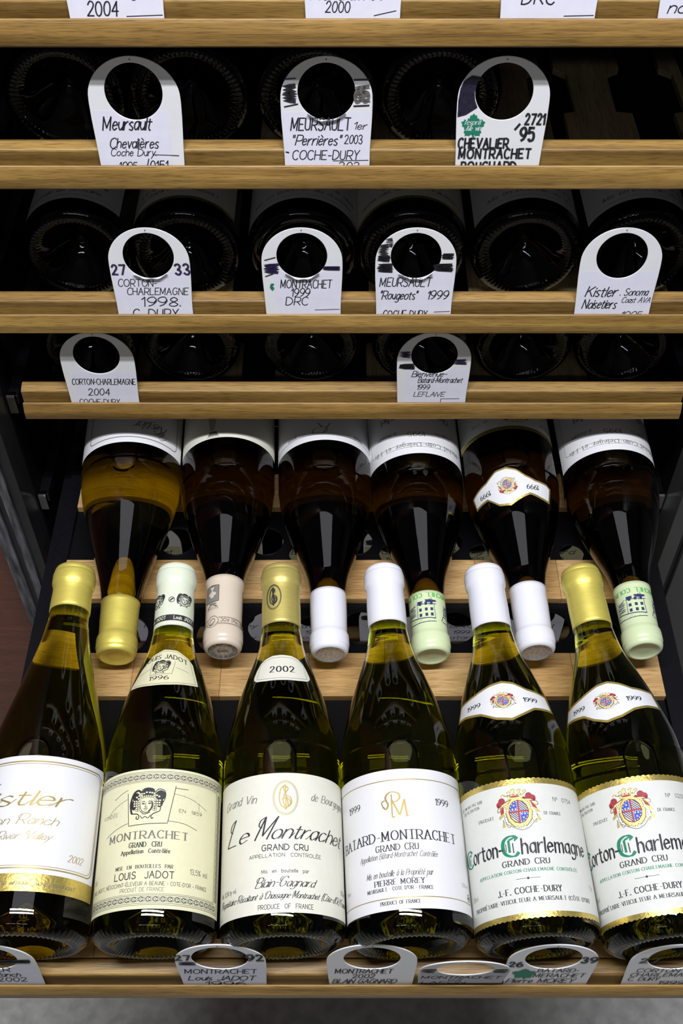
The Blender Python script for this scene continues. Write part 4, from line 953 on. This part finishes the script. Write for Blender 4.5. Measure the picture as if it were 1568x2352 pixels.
tag(-10, ROW1, 'tag on the second shelf reading Meursault Perrières 2003 with torn paper rim', [('MEURSAULT', -24.5, 15.5, 24.5, 8.5), ('1er', 18, 27, 25, 5), ('"Perrières"', -24, 9, 14, 7), ('2003', 12, 24, 15, 6), ('COCHE-DURY', -24, 21.5, 3.6, 6.5), ('303', 8, 22, -4.4, 6)], FULL,
    [('s', -30, -20.5, 44, 55, INK, 2.2), ('l', -30, 59, -20, 59.5, PURPLE, .8), ('l', -30, 40.5, -19, 42.5, INK, .9), ('s', 18.5, 29, 44, 55, GREYINK, .9), ('t', '65', 19, 28, 44, 10, 'marker', GREYINK), ('l', 18, 58.5, 29.5, 58.8, INK, 1), ('l', 18, 41, 30, 41.5, INK, 1.1), ('l', 4, 2.6, 29, 3, INK), ('l', -29, 9, -26, 8.5, INK, 1)], torn=True)
tag(108, ROW1, 'tag on the second shelf with green leaf logo reading Chevalier Montrachet 95', [], None,
    [('p', [(-29.9, 33.5), (-24.5, 35), (-17, 40), (-19, 45), (-19.6, 50), (-18.4, 56), (-16.4, 60.5), (-22, 61.5), (-27.2, 58), (-29.2, 53), (-30.1, 45)], NAVYK), ('t', '2721', 16, 29, 28.6, 7, 'marker', INK), ('l', 9.5, 24.6, 12.8, 29, INK, 1.6), ('t', '95', 14, 23, 17, 9, 'marker', INK), ('t', 'CHEVALiER', -28, 6, 12, 6.6, 'marker', INK), ('t', 'MONTRACHET', -27, 22, 4.6, 6.6, 'marker', INK), ('t', 'BOUCHARD', -25, 13, -4.8, 6.6, 'marker', INK)], leafp=(-19, 27.5, 14))
tag(-146, ROW2, 'tag on the third shelf reading Corton-Charlemagne 1998', [('CORTON-', -26, 3.5, 24, 6.2), ('CHARLEMAGNE', -20, 27, 16.6, 6), ('1998.', -10, 20, 6.4, 8), ('C. DURY', -18, 17, -4.4, 8)], FULL, [('t', '27', -29, -19, 34.6, 8, 'marker', PURPLE), ('t', '33', 19, 30, 34.6, 8.6, 'marker', PURPLE)], torn=True)
tag(-30, ROW2, 'tag on the third shelf reading Montrachet 1999 DRC', [('MONTRACHET', -17, 22, 22.6, 7), ('1999', -9, 5, 15, 7), ('DRC', -13.5, 3.5, 7.4, 7)], (-22, 29.3, 35.5), [('s', -29, -18, 36, 43, PURPLE, 1.8), ('l', -30, 46.5, -20, 49, INK, .9), ('l', -29, 32.6, -22, 35, INK, .9), ('s', 16, 29, 38.4, 41, PURPLE, 1.2), ('l', 9, 3, 29, 3.6, INK), ('s', -24.6, -22.6, 21, 26, GREEN, 1.6)], torn=True)
tag(56.4, ROW2, 'tag on the third shelf reading Meursault Rougeots 1999, blotted in black', [('MEURSAULT', -27, 12, 24, 7.4), ('"Rougeots"', -27, 2, 12.6, 7.4), ('1999', 10, 26, 12.6, 7.4), ('COCHE DURY', -24, 10, -4.6, 7)], FULL,
    [('s', -28, -21, 51, 60, INK, 1.1), ('s', -23, -18, 58, 65, INK, 1.1), ('s', -29, -20, 46, 50, INK, 1.5), ('s', -29, -18, 37, 43, INK, 2), ('s', 20, 28, 48, 52, INK, 1.6), ('s', 14, 28, 37.6, 43, INK, 1.9), ('l', 16, 1, 29, 1.6, INK)], torn=True)
tag(212, ROW2, 'tag on the third shelf reading Kistler Noisetiers Sonoma', [('Kistler', -23, 1, 15, 8.6), ('. Sonoma', 4, 25, 16, 6), ('Coast AVA', 6, 28, 9.6, 4.8), ('Noisetiers', -24, 2, 4.4, 8), ('1995', 8, 24, -4.6, 6)], FULL)
tag(-203, ROW3, 'tag on the fourth shelf reading Corton-Charlemagne 2004', [('CORTON-CHARLEMAGNE', -25, 28.5, 18.6, 6), ('2004', -13, 5, 7, 7), ('COCHE-DURY', -22, 12, -3, 5.6)], (-23, 29.3, 31.5), lean=5)
tag(77, ROW3, 'tag on the fourth shelf reading Bienvenue Batard-Montrachet 1999', [('Bienvenue-', -18, 11, 27, 6), ('Batard-Montrachet', -12.5, 24.5, 20.6, 5.6), ('1999', -13, -2.5, 13, 5.4), ('LEFLAiVE', -15.5, 10.5, 5.6, 5)], (-22, 29.3, 34), [('s', -28, -20, 47, 53, PURPLE, .9), ('s', 17, 27, 40, 45, PURPLE, .8), ('s', -29, -16, 35.5, 40, INK, 1.5), ('l', 8, 3, 24, 3.2, INK), ('l', 8, 3, 8, -1, INK)], lean=5)
tag(-238, FRONTROW, 'tag on the pulled-out shelf reading Kistler, cut by the left edge', [('KISTLER', -24, 10, 22, 8), ('Dutton Ranch', -28, 15, 13, 7), ('2002', -2, 18, 4, 7)], FULL, [('s', 3, 27, 38, 42, INK, 2.2)], lean=3)
tag(-82, FRONTROW, 'tag on the pulled-out shelf reading Montrachet Louis Jadot', [('MONTRACHET', -26, 23, 18.6, 7.6), ('Louis JADOT', -25, 21, 6, 8), ('1996', -14, 14, -4, 7.5)], FULL, [('t', '27', -30, -20, 42.5, 8, 'marker', INK), ('t', '92', 18.5, 29, 41.5, 10, 'marker', INK), ('s', -30, -17, 34, 39, PURPLE, .9)], lean=3)
tag(20.6, FRONTROW, 'tag on the pulled-out shelf reading Montrachet 2002 Blain Gagnard', [('MONTRACHET', -25, 14, 19, 7.5), ('2002', -13, 2, 10, 7), ('BLAiN GAGNARD', -27, 17, .6, 7)], None, [], lean=3, torn=False)
tag(83, FRONTROW, 'tag on the pulled-out shelf reading Montrachet 02 Lafon', [('MONTRACHET', -28, 26, 16, 8), ('02', -9, 0, 8.4, 5.6), ('LAFON', -27, 3, 0, 6)], (-29.2, 29.4, 30), [('s', -29, -20, 36, 44, GREYINK, 2.8), ('s', 20, 28.5, 36, 44, GREYINK, 2.8)], lean=-6)
tag(143, FRONTROW, 'pulled-out shelf tag with green leaf logo reading Batard Merachet Pierre Morey', [('BATARD-', -8, 20, 21, 6.2), ('MERACHET', -10, 25, 11.6, 6.6), ('Pierre MOREY', -28, 19, 1.6, 7)], None, [('t', '26', -29, -20, 31, 8, 'marker', INK), ('t', '39', 19, 29.5, 38, 9, 'marker', INK)], leafp=(-17, 18, 15, False), lean=3)
tag(226, FRONTROW, 'tag on the pulled-out shelf reading Corton Charlemagne C. Dury 1999', [('CORTON', -23, 6, 21, 6), ('CHARLEMAGNE', -26, 24, 13, 6), ('C. DURY', -26, -5, 5, 6), ('1999', -4, 14, -1.5, 6)], None, [('t', '27', -24, -12, 38, 7, 'marker', INK)], lean=3)
wd = ['Montrachet', 'Puligny', 'Chablis', 'Meursault', 'Musigny', 'Corton', 'Beaune', 'Batard']
spots = ['far left', 'second from the left', 'left of the middle', 'right of the middle', 'second from the right', 'far right']
for r_, (row, nm) in enumerate((((690, -926), 'first shelf under the tray'), ((685, -1053), 'lowest shelf'))):
    for i in range(6):
        x = -196 + 82 * i + (0 if r_ else 3)
        tag(x, row, 'dim tag under the black tray holes, %s, %s' % (nm, spots[i]), [(wd[(i * 3 + r_) % 8], -22, 20, 24, 7), (str(1995 + i), -8, 10, 13, 6), (wd[(i + r_ * 2 + 1) % 8], -20, 18, 4, 6)], FULL, [('s', -28, -20, 38, 44, INK, 2)] if i % 2 else [], m=PAPERLIT if r_ == 0 else PAPER, lean=5)

# ------------------------------------------------------------------ cabinet, wall, floor
cab = empty('wine_cabinet', W(CX, 700, -1400)); tag_(cab, 'tall black wine cabinet housing the oak shelves', 'cabinet')
def part(name, m, x0, x1, y0, y1, z0, z1, ch=0, label=None):
    b = MB(); b.box(x0 - CX, x1 - CX, y0 - 700, y1 - 700, z0 + 1400, z1 + 1400, 0, ch); o = b.build(name, m, cab)
    if label: o['label'] = label
    return o
STRIP = mat('scuffed_aluminium', (.085, .085, .095), .5, .1, noise=.97, nscale=60, stretch=(3, 3, .5))
GASK = mat('grey_gasket', (.008, .008, .01), .5, noise=.3, nscale=90)
DOORG = mat('dark_grey_steel', (.045, .045, .042), .5, noise=.1, nscale=20)
part('side_panel', BLACK, -304, -290, 690, 1260, -1300, -60); part('side_panel', BLACK, 309, 323, 690, 1260, -1300, -60)
part('back_panel', BLACK, -304, 323, 1260, 1270, -1300, -60); part('bottom_panel', BLACK, -304, 323, 690, 1260, -1310, -1301)
for k, (x0, x1) in enumerate(((-325.5, -315), (-314.5, -309), (-308.5, -301), (-300.5, -291))): part('door_frame_strip', STRIP if k in (0, 2) else GASK, x0, x1, 655 + 3 * (k % 2), 689, -1300, -60, 1.2, 'scuffed grey door frame moulding' if k == 0 else None)
for k, (x0, x1) in enumerate(((309, 322), (323, 328), (329, 420))): part('door_frame_strip', DOORG if k != 1 else BLACK, x0, x1, 655 + 4 * (k % 2), 689, -1300, -60, 1.2)
for z in (-336, -440, -573, -675, -806, -926, -1053):
    for s_, x in ((-1, -289.8), (1, 308.8)):
        b = MB(); xa, xb = (x, x + 9) if s_ < 0 else (x - 9, x); b.box(xa - CX, xb - CX, -6, 420, z + 1400 - 14, z + 1400 - 3, 0, 1); o = b.build('shelf_runner', BLACK, cab)
        b = MB(); b.box(xa - CX + 1, xb - CX - 1, -12, -5, z + 1400 - 20, z + 1400 + 2, 0, 1.5); b.build('runner_clip', CHROME, cab)
def struct(name, m, x0, x1, y0, y1, z0, z1):
    b = MB(); b.box(x0, x1, y0, y1, z0, z1); o = b.build(name, m); o.location = (0, 0, EYE); o['kind'] = 'structure'; return o
REDWOOD = wood('reddish_wall_panelling', (.13, .036, .016), (.20, .062, .026), 2.2)
FLOORM = mat('grey_vinyl_floor', (.46, .46, .43), .7, noise=.2, nscale=60)
struct('wall_left', REDWOOD, -900, -326, 672, 690, -1450, 600)
struct('floor', FLOORM, -2500, 2500, -2500, 1400, -1470, -1450)
b = MB(); n = 9; rnd = random.Random(4); P = [(38 * math.cos(2 * math.pi * i / n) * rnd.uniform(.6, 1.1), 26 * math.sin(2 * math.pi * i / n) * rnd.uniform(.6, 1.1), rnd.uniform(.5, 9)) for i in range(n)]
b.add([(0, 0, 6)] + P, [(0, 1 + i, 1 + (i + 1) % n) for i in range(n)])
o = b.build('paper_scrap', PAPER); o.location = W(-345, 372, -1449.6); o.scale = (.55, .55, .6); tag_(o, 'crumpled scrap of white paper on the grey floor', 'paper')
WALLM = mat('painted_plaster', (.16, .16, .16), .8, noise=.05, nscale=20)
CEILM = mat('ceiling_paint', (.34, .34, .35), .85, noise=.03, nscale=20)
struct('wall_back', WALLM, -2500, 2500, -2520, -2500, -1450, 1250)
struct('wall_right', WALLM, 2500, 2520, -2500, 1400, -1450, 1250)
struct('ceiling', CEILM, -2500, 2500, -2500, 1400, 1250, 1270)
